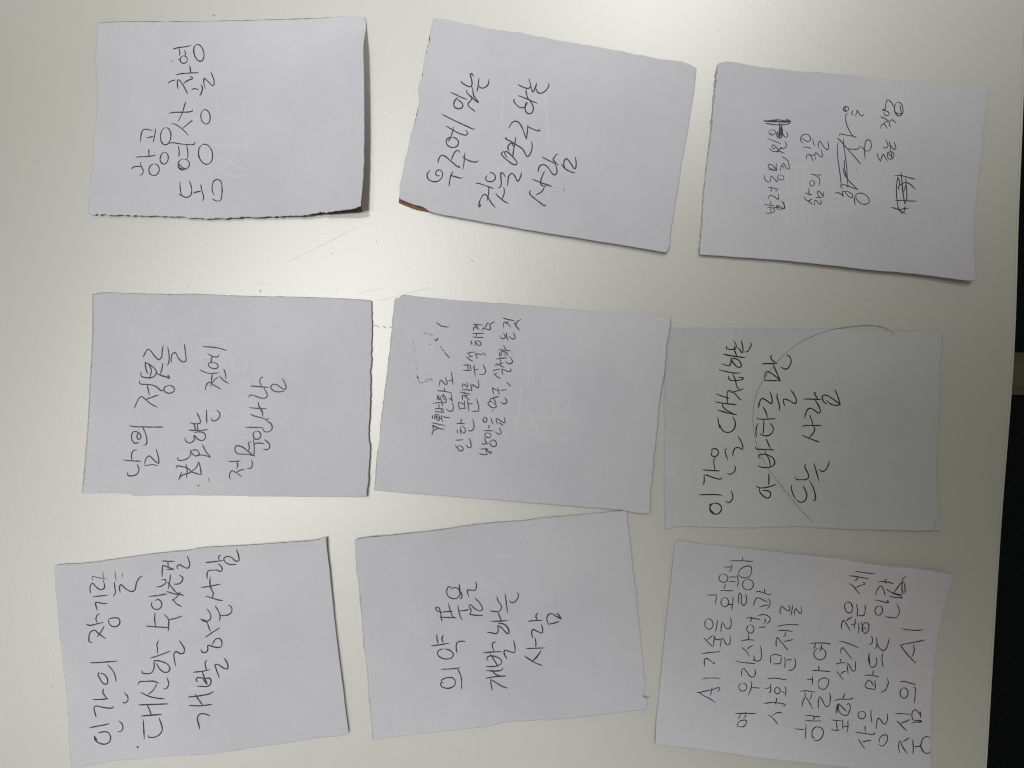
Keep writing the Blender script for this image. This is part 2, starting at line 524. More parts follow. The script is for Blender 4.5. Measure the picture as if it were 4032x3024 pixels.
# ---- curled slip, top left
SLIPS.append(dict(view='A1', seed=11, base=.0006, back='dark_print',
 creases=[('A1', '1985,95 2030,88 2068,100', .0005, .0009), ('A1', '1900,1330 2000,1270 2075,1200', .0002, .0016)],
 label='white note with two pen lines, its right edge curling up and throwing the widest shadow',
 outline=('128,102 250,93 500,92 900,87 1300,80 1700,68 1960,48 2030,62',
          '2062,54 2070,110 2072,300 2078,600 2080,1000 2076,1200',
          '2062,1462 1900,1487 1700,1495 1500,1507 1200,1517 900,1520 700,1508 500,1500 300,1495 90,1488',
          '55,1478 70,1300 85,1150 100,900 112,780 125,600 115,450 112,350 122,200'),
 rough=(.7, .5, 2.0, 1.7),
 lifts=[lambda s, t: 0.0058 * np.clip((s - .70) / .30, 0, 1) ** 1.8 * ss(.02, .22, t),
        lambda s, t: .0022 * np.clip((t - .76) / .24, 0, 1) ** 1.5 * (.5 + .5 * s) * ss(0, .08, s),
        lambda s, t: -.0003 * ss(.93, 1, s) * ss(.1, 0, t)],
 leaf=dict(mat='dark_print', shift=(3, -4), k=.10, rough=(.5, .5, .4, .6),
   outline=('128,102 250,93 500,92 900,87 1300,80 1700,68 1880,60 1900,62',
          '1920,64 1925,110 1935,300 1945,600 1955,1000 1955,1200',
          '2040,1474 1900,1487 1700,1495 1500,1507 1200,1515 900,1517 700,1505 500,1497 300,1492 90,1484',
          '60,1474 74,1300 89,1150 104,900 116,780 129,600 119,450 116,350 126,200')),
 ink=[('show_through', 'A1', 11, 'ghost', '''1000,990 1215,995
1010,1080 1210,1170
1110,1080 1000,1190
940,1000 940,1190
1050,1205 1240,1210
1000,800 1120,790
1170,660 1190,760
1110,920 1170,870
990,660 1000,760'''),
  ('handwritten_line', 'B1', 4.3, 'ink_black', '''98,1250 110,1236 130,1227 160,1226 186,1228
182,1188 187,1222 200,1245 207,1270 200,1298 174,1310
@308,1257,48,55,8
138,1140 170,1136 230,1134 300,1126 322,1121
260,1063 258,1090 261,1132
@402,1150,38,55,8
372,1130 364,1170 385,1195
183,993 185,940 198,895 215,880 250,882 290,890
238,960 265,955 300,943
320,875 316,920 300,997
@416,945,49,80,4'''),
  ('handwritten_line', 'B1', 4.3, 'ink_black', '''550,1372 556,1430 566,1480 572,1498
640,1362 660,1420 665,1470 655,1500 620,1520 580,1505 545,1488
680,1480 710,1468 748,1464
748,1397 755,1440 775,1500 780,1530 768,1552
876,1498 858,1460 855,1410 870,1365 905,1350 935,1370 948,1430 948,1500 940,1545 915,1557 885,1548 862,1535
@585,1205,53,48,0
528,1192 545,1210 575,1238 598,1248
530,1205 535,1235 555,1255 578,1263
535,1037 542,1080 540,1136
612,1033 620,1070 624,1130 618,1155
452,1012 480,1005 540,1015 610,1022 665,1024 688,1015 684,1000
@788,1113,64,95,-12
722,1090 722,1130 732,1155
470,830 500,832 540,855 590,895 628,937
578,870 620,835 655,808 668,805 655,798
450,733 480,724 560,722 640,718 668,708 665,702
603,624 590,665 575,720 556,760 536,804
@788,765,43,68,-8
440,450 470,432 503,422
532,508 528,480 525,440 530,420 545,425 565,450 590,490 620,550
585,455 600,440 640,418 665,408 660,395 640,390
657,513 680,502 720,510
745,465 758,490 755,520 740,560 732,570
512,376 550,365 620,358 720,353
640,288 645,320 648,352
785,502 775,470 770,420 775,405 800,425 830,455 850,475 863,465 866,430 850,380 835,350
@585,232,33,35,0
537,230 550,238
540,130 548,160 548,195
592,147 600,170 598,200
483,135 530,122 600,112 652,101
@725,168,45,80,-14
476,243 483,248''')]))

# ---- tilted slip, top middle
SLIPS.append(dict(view='A2', seed=23, base=.0006, back='brown',
 label='tilted note with three lines of pen, brown inner layer showing at its lower left corner',
 outline=('272,30 320,32 500,70 700,105 840,125 1000,155 1200,195 1400,228 1550,255 1800,300 2000,335 2110,352 2150,372',
          '2177,390 2172,450 2160,560 2135,720 2105,900 2075,1050 2045,1250 2010,1450 1980,1640 1978,1680',
          '1952,1731 1800,1705 1600,1672 1400,1640 1000,1575 800,1540 500,1485 250,1435 205,1405 120,1380',
          '30,1342 35,1250 60,1100 90,960 130,800 165,650 172,600 168,540 190,450 215,300 245,170 262,80'),
 rough=(1.6, .6, .4, 1.7),
 creases=[('A2', '2060,360 2110,400 2170,420', .0004, .001), ('A2', '1380,260 1400,230 1420,290', .0002, .0013)],
 lifts=[lambda s, t: .0016 * np.clip((t - .72) / .28, 0, 1) ** 1.5 * (.8 + .2 * s),
        lambda s, t: -.0002 * ss(.9, 1, s) * ss(.12, 0, t)],
 leaf=dict(mat='brown', shift=(-1, 1), k=.15, rough=(.8, .5, .4, 1.2),
   outline=('272,30 320,32 500,70 700,105 840,125 1000,155 1200,195 1400,228 1550,255 1800,300 2000,340 2110,360 2150,380',
          '2170,398 2165,450 2150,560 2125,720 2095,900 2065,1050 2035,1250 2000,1450 1970,1640 1968,1670',
          '1942,1715 1800,1690 1600,1657 1400,1625 1000,1560 800,1525 500,1470 330,1444 210,1424 120,1402',
          '22,1362 35,1250 60,1100 90,960 130,800 165,650 172,600 168,540 190,450 215,300 245,170 262,80')),
 ink=[('show_through', 'A2', 10, 'ghost', '''790,500 850,450
760,800 780,560
690,1000 760,1000
@760,1080,40,45,0
930,940 1000,930
1080,560 1100,900'''),
 ('handwritten_line', 'B2', 5.1, 'ink_black', '''A2 247,1133 228,1158 233,1192 262,1212 300,1213 330,1190 338,1155 325,1130 300,1132 288,1155 300,1172 318,1168
A2 412,1140 398,1172 390,1210 386,1247
A2 396,1168 440,1180 470,1188 484,1184
238,1552 240,1510 265,1450 305,1420 360,1440 430,1500 500,1560 560,1610 592,1628 598,1612 580,1595
460,1497 480,1440 515,1370 550,1342 580,1345 595,1370
687,1380 678,1450 668,1560 650,1655
648,1435 670,1465 740,1505 830,1532 890,1528 908,1512
@475,1203,105,85,15
490,955 485,1000 460,1080 430,1150 405,1190
370,928 420,960 490,1000 580,1050 660,1078 710,1082 730,1060 715,1020 695,1003
303,733 380,775 500,835 650,905 760,955 820,983 850,980
567,455 540,475 510,520 500,575 520,620 575,642 625,632 650,600 640,555 600,515 545,482
452,372 520,400 620,450 720,488
852,697 845,680 790,640 745,595 735,565 755,535 785,505 795,475 792,430
712,335 715,365 750,410 800,455 850,500 912,540 870,480 835,430 825,390 818,340 800,275
625,185 630,205 680,240 740,270 780,275 800,250 805,215 795,150 780,95 775,70 795,60 818,80 830,105
922,130 915,180 905,260 895,320 882,353
920,258 935,285 975,300 1020,288 1060,255 1080,215 1085,155'''),
 ('handwritten_line', 'C2', 5.1, 'ink_black', '''488,1437 475,1470 458,1485 452,1465 460,1410 485,1340 515,1290 550,1270 590,1300 620,1350 670,1430 722,1490
610,1150 618,1210 610,1280 595,1350 585,1385
402,1080 450,1085 530,1110 610,1140 695,1172
737,1255 745,1275 790,1320 840,1360 900,1405 942,1420
865,1150 875,1200 872,1260 855,1310 840,1350
590,955 570,970 565,1010 590,1045 640,1055 695,1040 725,1000 720,950 690,915 650,898 635,915
772,1155 800,1150 820,1120 825,1060 818,990 815,930 825,905 845,908 870,935 895,975
930,1120 935,1070 940,1000 960,945 1000,915 1040,945 1075,1010 1100,1050 1125,1020 1150,960 1162,900
920,650 890,600 880,570 895,550 930,560 1000,620 1060,690 1090,740 1075,768 1030,765 950,715 870,650 830,600 835,570 870,548
960,540 940,515 935,480 950,440 985,415 1010,425 1020,465
1068,305 1060,370 1040,470 1025,560 1020,650
912,318 890,330 910,345 970,375 1050,425 1130,470 1185,515 1210,555 1235,605 1262,635 1300,600 1330,530 1342,450 1332,388
952,160 975,115 1010,65 1060,45 1110,60 1150,110 1190,190 1220,280 1248,340
1248,340 1252,290 1262,200 1272,100
1258,130 1310,155 1380,185 1440,205 1470,200 1465,185 1450,175
B2 1515,487 1500,495 1510,530 1550,585 1600,620 1650,628 1690,605 1715,560 1722,535 1705,555 1692,610 1695,670 1720,715 1765,728 1810,705 1828,650 1815,580 1780,520 1740,475 1720,420 1708,360 1706,305
B2 1585,425 1660,455 1760,495 1840,530 1893,552
B2 1572,238 1620,265 1690,292 1740,303 1775,285 1782,250 1770,200 1752,143
B2 1782,240 1800,320 1818,370
B2 1818,370 1840,340 1865,280 1887,215
B2 1880,315 1890,350 1920,380 1960,382 2010,360 2060,310 2085,260 2090,220'''),
 ('handwritten_line', 'C2', 5.1, 'ink_black', '''1318,1210 1300,1225 1300,1255 1330,1295 1400,1355 1480,1415 1550,1467 1562,1455 1555,1440
1545,1135 1530,1180 1490,1230 1440,1260 1402,1278
1345,1015 1400,1035 1500,1075 1600,1110 1665,1132
1545,880 1515,950 1490,1020 1482,1080 1500,1118 1540,1127 1575,1128
1440,893 1445,850 1470,790 1520,768 1580,790 1630,850 1680,920 1720,940 1750,910 1755,860 1745,810 1725,770
1508,640 1560,670 1650,715 1740,755 1782,772
1775,593 1745,600 1710,650 1690,690 1710,710 1740,735
2060,645 2072,700 2075,780 2060,835 2035,825 2000,770 1950,700 1915,668 1885,690 1870,760 1885,830 1920,860
1828,755 1860,805 1920,855 1980,885 2050,905 2055,893'''),
 ('pen_dot', 'C2', 3.0, 'ink_faint', '''1878,1160 1890,1170
1868,1187 1885,1183
1858,1217 1867,1210
1715,1222 1722,1220''')]))

# ---- slip with crossed-out words, top right
SLIPS.append(dict(view='A3', seed=31, base=.0006, back='brown',
 label='note with two crossed out scribbles among its four pen lines, nearest the dark floor gap',
 outline=('190,75 200,48 240,32 330,38 480,65 650,85 870,105 1000,115 1200,130 1400,155 1600,172 1740,190 2000,212',
          '2143,230 2138,300 2115,480 2095,700 2075,880 2055,1050 2045,1200 2040,1400 2035,1560',
          '2030,1622 1980,1622 1850,1605 1600,1570 1300,1545 1000,1510 600,1468 300,1448',
          '60,1430 58,1400 75,1250 90,1000 110,800 130,650 150,480 165,300 180,150'),
 rough=(1.0, 1.1, .5, 1.6),
 lifts=[lambda s, t: .0020 * np.clip((t - .76) / .24, 0, 1) ** 1.6 * (.55 + .45 * s),
        lambda s, t: .0006 * np.clip((s - .85) / .15, 0, 1) ** 1.5],
 leaf=dict(mat='grey_print', shift=(-3, -2), k=.12),
 ink=[('show_through', 'A3', 10, 'ghost', '''670,790 850,790
700,810 690,1000
760,820 760,1000
820,810 820,980
690,1060 690,1220
740,1070 745,1230
800,1070 805,1230
855,1070 860,1230
690,1060 860,1050
1020,1000 1170,1000
1000,1100 1160,1100'''),
 ('handwritten_line', 'B3', 3.4, 'ink_violet', '''@228,330,50,42,0
205,345 230,352 215,378
312,310 300,350 305,415
318,330 320,380 322,415
440,320 465,350 468,390 450,408 420,395 395,350 392,385
155,428 220,448 290,475 360,505
425,470 448,510 440,555 410,578 375,572 345,590 310,620 285,625
180,575 210,605 250,625 300,632 335,625 325,595 290,560 250,525 225,535 230,570 260,580 290,560
310,600 360,630 420,653
350,560 380,575 350,590 320,610
388,710 430,735 490,785
295,810 290,860 300,925
300,925 285,900 240,850 200,825 175,830 165,860 190,885 240,905 290,918
165,900 230,915 300,925
478,795 492,850 490,900 465,895 430,850 405,810 385,835 360,890 362,925
355,850 380,850 410,870 412,905
105,985 112,1050 150,1095 180,1105 205,1075 208,1030 205,1010 230,1015 270,1060 305,1100 310,1060
@362,1030,50,38,20
160,1180 230,1190 330,1212
215,1195 215,1225 212,1255
285,1205 290,1230 288,1255
320,1275 330,1330 325,1370 300,1360 255,1325 215,1308 180,1320 165,1365
108,1450 180,1460 260,1475
205,1405 198,1430 210,1450 215,1475
125,1580 170,1585 240,1570 270,1545 255,1515 220,1500 160,1498
205,1510 210,1570
370,1400 400,1420 420,1470 420,1510 400,1515 350,1485 310,1460 290,1480 330,1490 300,1525
245,1500 300,1495 330,1500
375,1405 405,1440 415,1500 380,1520 310,1522'''),
 ('crossed_out_scribble', 'B3', 4.2, 'ink_violet', '''100,150 200,160 330,165 430,172 518,162 430,150 330,135 250,140 150,150 100,152 250,165 400,160 518,165
110,155 220,152 330,158 440,165 515,163
130,190 200,200 300,212 400,210 490,195 518,165
440,128 480,140 518,160
345,175 345,250 345,330 345,425
352,190 340,280 335,420
340,420 352,350 360,250
378,222 385,280 388,350 370,410 350,420
372,225 375,300 380,380
365,330 385,400
350,380 372,345 385,390'''),
 ('handwritten_line', 'B3', 3.4, 'ink_violet', '''705,495 680,470 672,425 690,380 740,360 790,365 820,410 820,450 780,470 730,450 690,410
858,435 870,490 890,540
945,575 945,530 950,480 965,460 1000,510 1050,575 1085,600 1105,575 1105,530 1088,478
705,560 760,557 835,578
765,745 765,700 790,665 820,680 835,705
805,690 840,685 885,672
835,700 850,740 868,780
900,752 895,700 900,645 920,650 960,690 1000,715 1010,690 1000,640 985,588
@848,1118,36,45,0
830,975 900,990 1000,990
900,1000 950,1030 968,1090 950,1165
720,1330 740,1365 800,1410 858,1450
850,1365 800,1390 775,1395
735,1268 790,1285 845,1302
800,1190 798,1240 800,1310
885,1462 885,1420 890,1385 920,1395 955,1440 985,1440 990,1400 970,1375
905,1340 1000,1338
965,1345 940,1300 930,1260 945,1240 980,1270 1025,1325 1020,1260'''),
 ('handwritten_line', 'C3', 3.4, 'ink_violet', '''@232,177,36,35,0
200,170 230,150 225,205 205,180
325,200 313,230 318,268
362,275 375,240 385,195 405,230 435,268 460,270 478,245
262,243 240,245 230,290 235,360 265,440 300,510 330,545 372,565
145,540 150,520 200,525 270,540 330,550 372,568
115,575 150,600 210,670 280,750 350,830 432,930
255,720 320,725 385,725 410,710 418,685
440,690 470,720 500,750 545,745 575,700 570,630 540,600 510,605 490,660 485,740 490,860
128,625 118,720 125,850 145,1000 160,1120 170,1210
200,590 205,680 225,820 245,1000 255,1150 262,1220
210,870 212,960 230,1060 250,1130
192,975 205,1040 240,1110 300,1180 370,1250 402,1275
188,1265 160,1220 175,1208 240,1215 300,1240 400,1275
262,1215 245,1243
368,1008 380,1010
85,1320 120,1315 160,1330 200,1365
202,1365 185,1320 190,1295 220,1300
220,1300 250,1345 290,1375 325,1380 318,1340 280,1310 250,1295 222,1298
365,1485 352,1440 355,1380 380,1335 430,1320 500,1345 545,1400 545,1450 510,1470 450,1468 400,1430 370,1385 380,1375'''),
 ('handwritten_line', 'C3', 3.4, 'ink_violet', '''@950,180,58,95,-5
965,130 975,180 985,235
890,210 930,240 990,245 960,275
885,155 850,90 800,55 775,110 765,180 725,190 760,200 800,215 820,240 800,268 760,262 750,225
700,285 760,310 815,345
700,442 715,400 745,380 770,410 792,443
745,380 770,355 808,352
840,422 820,400 830,350 855,325 880,340 915,375
770,600 795,650 800,690 770,710 735,705
820,625 830,680 840,735
885,630 905,680 905,725 880,725 850,690 825,665
655,785 670,840 700,892
700,892 715,840 735,795 760,830 795,890
@838,810,45,52,10
835,740 850,800 860,860
790,770 850,830'''),
 ('crossed_out_scribble', 'C3', 3.5, 'ink_violet', '''892,1088 970,1082 1080,1110 1172,1135
978,1040 990,1150 1000,1300 1030,1470
1040,1115 1050,1250 1055,1400 1030,1475
958,1280 940,1250 970,1210 1040,1180 1100,1200 1170,1275
935,1105 920,1200 915,1300 925,1430 945,1530 990,1600
935,1100 960,1180 945,1255
1050,1190 1015,1300
905,1425 1000,1420 1100,1430 1190,1430
848,1515 900,1530 960,1555 1042,1600
935,1550 1010,1535 1085,1525
990,1600 1020,1570 1030,1500
985,1100 1000,1250 1015,1400 1025,1450'''),
 ('pen_dot', 'A3', 3.2, 'ink_violet', '962,1369 967,1372')]))

# ---- left column, middle
SLIPS.append(dict(view='A4', seed=43, base=.0006, back='dark_print',
 label='note left of the centre note with a dark tick on its top edge',
 outline=('97,95 150,85 210,80 300,85 420,88 600,92 645,93 800,92 900,93 1100,103 1350,110 1500,112 1800,120 2000,130',
          '2112,138 2113,250 2110,480 2102,700 2100,950 2092,1100 2100,1250 2090,1400',
          '2080,1555 1900,1557 1700,1556 1300,1553 1000,1548 500,1547 430,1552 405,1553 360,1537 200,1530',
          '25,1530 35,1400 50,1200 65,1000 80,700 95,400'),
 rough=(.9, 1.9, .6, .7),
 lifts=[lambda s, t: .0008 * np.clip((s - .85) / .15, 0, 1) ** 1.4 * (.5 + .5 * t),
        lambda s, t: .0006 * np.clip((t - .85) / .15, 0, 1) ** 1.4 * s,
        lambda s, t: .0011 * np.clip((t - (.955 + .22 * s)) / .06, 0, 1) * (s < .25)],
 leaf=dict(mat='grey_print', shift=(-8, -3), k=.25, rough=(.5, .5, .4, .5)),
 creases=[('A4', '40,1480 130,1478 260,1510 400,1540', .0004, .0012)],
 ink=[('show_through', 'A4', 10, 'ghost', '''880,420 1040,410
1040,410 1045,560
860,545 1040,540
930,600 1050,600
1110,545 1110,640
1110,640 1200,640
1200,545 1200,640
1120,740 1220,740
1220,740 1225,850
1120,850 1220,850
930,960 1040,950
940,1080 1040,1070
950,1195 1060,1190
1110,1020 1230,1020
1120,1060 1200,1020
1120,1130 1210,1125'''),
 ('handwritten_line', 'A4', 4.9, 'ink_black', '''345,1382 347,1402 385,1405 415,1390 426,1360 415,1325
312,1290 370,1297 440,1300
412,1217 385,1225 372,1262 378,1295
468,1333 520,1325 560,1331
468,1322 475,1285 500,1262 540,1298 568,1315 565,1268 550,1215
360,1042 380,1048 470,1052 600,1053
448,1045 470,1090 483,1140 480,1175 460,1187
430,1098 415,1105 418,1140 438,1135 436,1105 420,1090 385,1088 373,1115 378,1150 400,1170 428,1160
393,915 405,885 425,845 445,833 480,860 520,890 558,908
470,855 510,840 568,820
500,818 493,785 484,745
432,718 430,738 500,745 550,760 590,790 612,775
@645,780,38,28,0
440,655 442,684 480,695 530,690 552,660 540,630 500,600 470,583
470,583 478,640 490,665
503,702 515,640 498,605
545,660 590,680 628,692 645,700 640,680 625,690
600,590 590,640 580,668
455,545 475,510 490,490 510,500 540,540 570,565 590,545 595,500 602,462
635,475 645,540 640,590 632,605
660,585 660,550 672,520 690,515 710,550 740,580 765,575 765,530 755,452'''),
 ('handwritten_line', 'A4', 4.9, 'ink_black', '''712,1435 735,1405 770,1390 800,1380 785,1355 740,1340 695,1335 700,1350
735,1380 715,1432
765,1320 775,1370 770,1420
800,1380 840,1345 858,1305
800,1378 840,1388 876,1400
858,1303 870,1350 877,1398
708,1272 706,1290 755,1290 795,1262 800,1230
795,1222 830,1262 862,1248 845,1220 802,1222
885,1180 900,1215 925,1250 942,1268 930,1272
830,1262 880,1255 945,1270
757,1130 765,1155 795,1168 825,1145 823,1112 850,1140 885,1150 907,1130 900,1100 870,1088 825,1092
785,1075 850,1078 925,1072
850,1030 848,1055 852,1080
795,1022 840,1030 870,1020 862,985 843,948
820,1025 828,1045 832,1075
915,930 915,980 916,1025
950,990 955,1005 985,1005 1008,980 1010,950 990,932
908,785 912,755 935,728 970,750 1018,778
942,758 965,720 1000,690
870,637 890,650 940,665 1005,660
960,662 953,700 948,740
1040,633 1053,670 1055,705
1012,685 1035,712 1075,737
@965,607,36,22,15
925,520 940,532 975,545 1000,543 1005,530
960,540 950,565 955,590
890,470 960,475 1020,485 1060,500'''),
 ('handwritten_line', 'A4', 4.9, 'ink_black', '''1085,1430 1080,1400 1098,1370 1130,1385 1170,1412
1125,1385 1155,1367 1188,1360
1075,1300 1110,1302 1160,1298
1135,1300 1140,1330 1132,1355
1240,1290 1247,1320 1235,1350 1210,1352
1265,1262 1210,1250 1140,1245 1120,1220 1130,1190 1170,1195 1210,1225 1250,1255
1240,1160 1218,1165 1225,1200 1215,1235
1255,1140 1260,1200 1258,1262
1255,1178 1290,1168 1332,1175
1335,1145 1365,1170 1372,1200 1350,1218 1328,1212
@1280,1112,28,30,0
1202,1055 1260,1055 1320,1055
1345,1005 1382,1030 1390,1060 1370,1085 1335,1085 1318,1058
1235,960 1260,972 1310,985 1358,998 1362,988
1320,975 1320,940 1295,900
1228,912 1290,918 1350,920
1290,872 1295,905 1312,935 1325,965
1222,838 1228,822 1260,825 1305,842 1340,843 1355,825 1345,795 1330,768
1232,755 1290,760 1365,765
1322,690 1305,700 1300,725 1312,755
1460,700 1480,730 1490,770 1478,780 1450,765 1420,745 1392,745 1380,765 1400,790 1435,798 1480,792'''),
 ('pen_dot', 'A4', 3.0, 'ink_faint', '''850,1475 862,1473
848,1481 866,1472
930,1420 935,1450
636,92 656,95''')]))

# ---- centre slip, lies over the corners of two others
SLIPS.append(dict(view='A5', seed=57, base=.0011, back='brown',
 label='note at the centre with small pen writing below smudged dashes, overlapping two other notes',
 outline=('190,68 230,55 255,40 330,48 500,68 700,85 910,100 1100,112 1300,130 1550,155 1750,168 2000,190',
          '2175,200 2178,230 2160,330 2140,480 2130,600 2110,750 2090,900 2075,1050 2060,1200 2045,1350 2035,1450',
          '2028,1622 1900,1610 1830,1598 1500,1570 1200,1545 900,1520 500,1490 200,1468',
          '40,1452 50,1350 60,1200 75,1100 100,850 130,620 150,450 170,250'),
 rough=(.9, 1.5, .6, 1.4),
 lifts=[lambda s, t: .0014 * np.clip((s - .82) / .18, 0, 1) ** 1.5 * (1 - .6 * t),
        lambda s, t: .0007 * np.clip((t - .8) / .2, 0, 1) ** 1.5,
        lambda s, t: -.0004 * ss(.35, 0, s)],
 leaf=dict(mat='grey_print', shift=(-3, 0), k=.3),
 ink=[('show_through', 'A5', 10, 'ghost', '''1150,430 1150,590
1080,590 1190,600
1160,400 1150,700
920,420 920,700
830,720 1080,720
1100,720 1060,1050
1260,600 1260,700
1260,690 1440,690
1270,780 1470,780
1270,930 1450,930
1450,780 1440,930
1340,790 1340,930
1280,1000 1260,1080
@1120,950,60,60,0
@1160,1010,50,40,0
1280,1080 1440,1080'''),
 ('handwritten_line', 'C5', 4.4, 'ink_black', '''230,1160 240,1130 262,1075 255,1010 240,955
222,1158 242,1165 236,1135
240,955 300,985 370,1020 430,1040 500,1042
240,962 300,1000 360,1022
262,1075 320,1050 370,1030
228,910 300,920 400,945 515,965
240,745 245,820
290,830 285,780 310,730 340,720 380,745 400,800 395,845 370,860 340,835 320,790 330,760 370,800 420,820
300,760 312,730 330,725
445,745 440,800 455,850 475,885
480,770 530,790 620,797
300,660 380,672 490,685
300,605 370,600 440,598
380,500 383,550 390,595
440,600 432,655
468,590 480,680
250,492 320,478 400,465 455,462
440,465 450,500 465,545
660,470 690,520 695,600 670,650 630,660 580,640 540,605
350,300 355,340 340,415
395,320 375,350 390,410 400,380
@480,395,55,85,-25
490,280 480,310 470,350 490,400 510,405
350,210 420,215 500,225 580,240 660,255
500,155 505,200 515,230
600,370 640,400 680,435
640,265 660,330 665,400 680,440
B5 600,1340 608,1290 625,1230 660,1250 700,1300 735,1310 745,1280 725,1215 710,1180
B5 775,1245 810,1235 832,1232
B5 820,1085 832,1160 845,1240 847,1315'''),
 ('handwritten_line', 'C5', 4.3, 'ink_black', '''750,1390 750,1415 790,1460 820,1500 870,1520 905,1500 905,1450 870,1415 820,1405 785,1440
755,1285 830,1280 910,1275
1050,1240 1065,1310 1085,1400 1070,1445 1030,1445 990,1410 970,1380
785,1050 778,1090 785,1135
855,1010 850,1080 860,1155
875,985 920,1000 955,1050 955,1100 920,1130 890,1110 860,1060
768,925 850,920 945,930
890,835 865,840 860,870 875,920
1115,830 1140,920 1145,1000 1120,1060 1070,1085 1015,1075
835,610 815,540 800,465
800,465 850,475 910,500 935,495
935,430 935,500 945,560 960,590
825,615 890,598 960,590
1005,425 1015,510 1030,600 1038,660
1020,495 1060,498 1112,490
1195,385 1225,470 1250,580 1245,660
1245,660 1180,655 1110,660
895,405 890,350 905,300
905,300 950,330 1000,375 1050,415
945,325 980,312 1018,315
840,240 950,265 1070,285
940,240 930,285
880,200 960,188 1050,200 1100,210
905,145 895,100 915,65 960,95 1000,135 1010,100 990,30
1075,65 1085,140 1100,205
1125,135 1118,80 1150,95 1200,140 1235,145 1250,100 1238,10 1232,-20
B5 1038,960 1100,955 1165,960
B5 1035,1050 1100,1055 1165,1055
B5 1110,965 1125,1010 1120,1050
B5 1160,960 1170,1010 1180,1058
B5 1240,960 1230,985 1240,1070 1255,1160
B5 1250,1045 1280,1040 1308,1030
B5 1395,950 1425,1010 1440,1070 1425,1110 1390,1130 1330,1125
B5 1085,805 1130,840 1170,870 1215,890
B5 1145,810 1170,800 1205,795
B5 1100,748 1160,730 1255,722
B5 1140,740 1140,770 1155,795
B5 1290,842 1270,790 1262,755 1300,758 1350,765 1378,770
B5 1385,735 1415,758 1445,782
B5 1175,515 1188,555 1190,590
B5 1252,520 1255,570 1253,605
B5 1265,525 1310,520 1345,545 1358,580 1335,608 1300,590 1255,540
B5 1205,450 1300,455 1400,460
B5 1200,385 1300,388 1412,385
B5 1278,400 1275,425
B5 1225,338 1222,290 1240,265 1270,285 1330,315
B5 1245,240 1270,245 1300,280
B5 1275,240 1268,265 1262,285
B5 1212,220 1290,222 1390,235
B5 1370,345 1385,310 1400,295 1460,310 1520,318 1530,280 1515,240 1540,210 1600,175
B5 1400,295 1420,270 1450,262 1455,220 1490,195 1495,210'''),
 ('handwritten_line', 'C5', 4.3, 'ink_black', '''1255,1575 1340,1595 1410,1600 1440,1580
1280,1478 1360,1472 1445,1470
1395,1475 1410,1520 1415,1562
1400,1460 1450,1520 1505,1580
1505,1580 1518,1560 1510,1515
1325,1350 1345,1370 1400,1365 1462,1352
1400,1235 1385,1240 1385,1290 1420,1350
1510,1300 1490,1340 1520,1400 1580,1425 1625,1395 1630,1340 1590,1290 1530,1282 1500,1320
@1448,1177,70,50,15
1370,1070 1400,1078 1490,1078 1560,1080
1490,965 1470,980 1465,1035
1690,1010 1720,1070 1735,1130 1690,1155 1640,1135 1612,1105
@1383,840,42,55,-10
1510,805 1530,870 1558,935
1660,935 1635,880 1625,830 1640,815 1700,850 1760,890 1815,910 1815,860 1800,795
1690,905 1735,935 1780,970
1545,625 1548,645
@1538,518,98,52,30
1490,390 1500,420 1510,450
1560,380 1600,430 1625,490
1490,390 1560,370 1640,345 1695,347
1805,365 1850,410 1855,460 1820,495 1770,490 1722,455
1572,280 1555,220 1540,150
1540,150 1590,175 1650,205
1660,145 1675,220 1692,290
1710,195 1790,198 1850,182
1850,30 1890,65 1942,112
B5 1582,1110 1630,1150 1670,1180 1710,1200
B5 1610,1120 1650,1098
B5 1575,1060 1640,1040 1700,1030
B5 1755,1130 1740,1080 1735,1030 1790,1050 1860,1075 1900,1060 1890,1020
B5 1632,925 1625,960 1630,985
B5 1662,925 1660,965
B5 1665,935 1700,960 1740,985 1775,995
B5 1700,940 1750,920
B5 1700,860 1715,895 1710,935
B5 1630,850 1700,838 1820,825
B5 1870,800 1910,850 1925,900 1890,935 1840,925 1805,890
B5 1690,730 1700,805
B5 1725,790 1720,740 1730,715 1790,720 1830,745 1830,775 1800,775 1770,740
B5 1678,685 1770,685 1885,703
B5 1765,605 1790,650 1810,670
B5 1712,430 1720,470 1770,480 1795,460 1780,410 1760,375
B5 1825,375 1815,420 1830,470 1848,512
B5 1940,375 1970,440 1965,480 1920,485 1885,460 1870,440
B5 1762,270 1762,220 1780,180 1830,210 1900,270
B5 1850,165 1835,185 1815,205
B5 1745,105 1830,130 1955,155
B5 1955,190 1990,250 2055,325
B5 2075,135 2020,165 1995,200 1990,240 2010,280 2050,325'''),
 ('pen_smudge', 'B5', 4.6, 'ink_black', '''550,187 580,215 620,235 640,260 690,258 740,272 768,255
695,720 730,765 785,828
655,680 680,698
200,1150 215,1185 235,1200 205,1185
425,580 440,578
515,495 545,520 580,465'''),
 ('pen_smudge', 'B5', 2.2, 'ink_faint', '''312,380 350,382 390,395
425,400 455,410 485,430
550,475 535,500
610,630 645,655
620,608 655,630
540,590 548,594
545,618 556,626
778,210 784,212
135,540 140,570
143,625 146,640
150,660 155,690
160,715 165,725
160,790 163,800
170,860 172,870
180,905 183,915
190,1000 198,1045
225,1220 245,1265 270,1282 330,1265 400,1245 445,1225
340,1228 400,1210 450,1205 480,1260''')]))

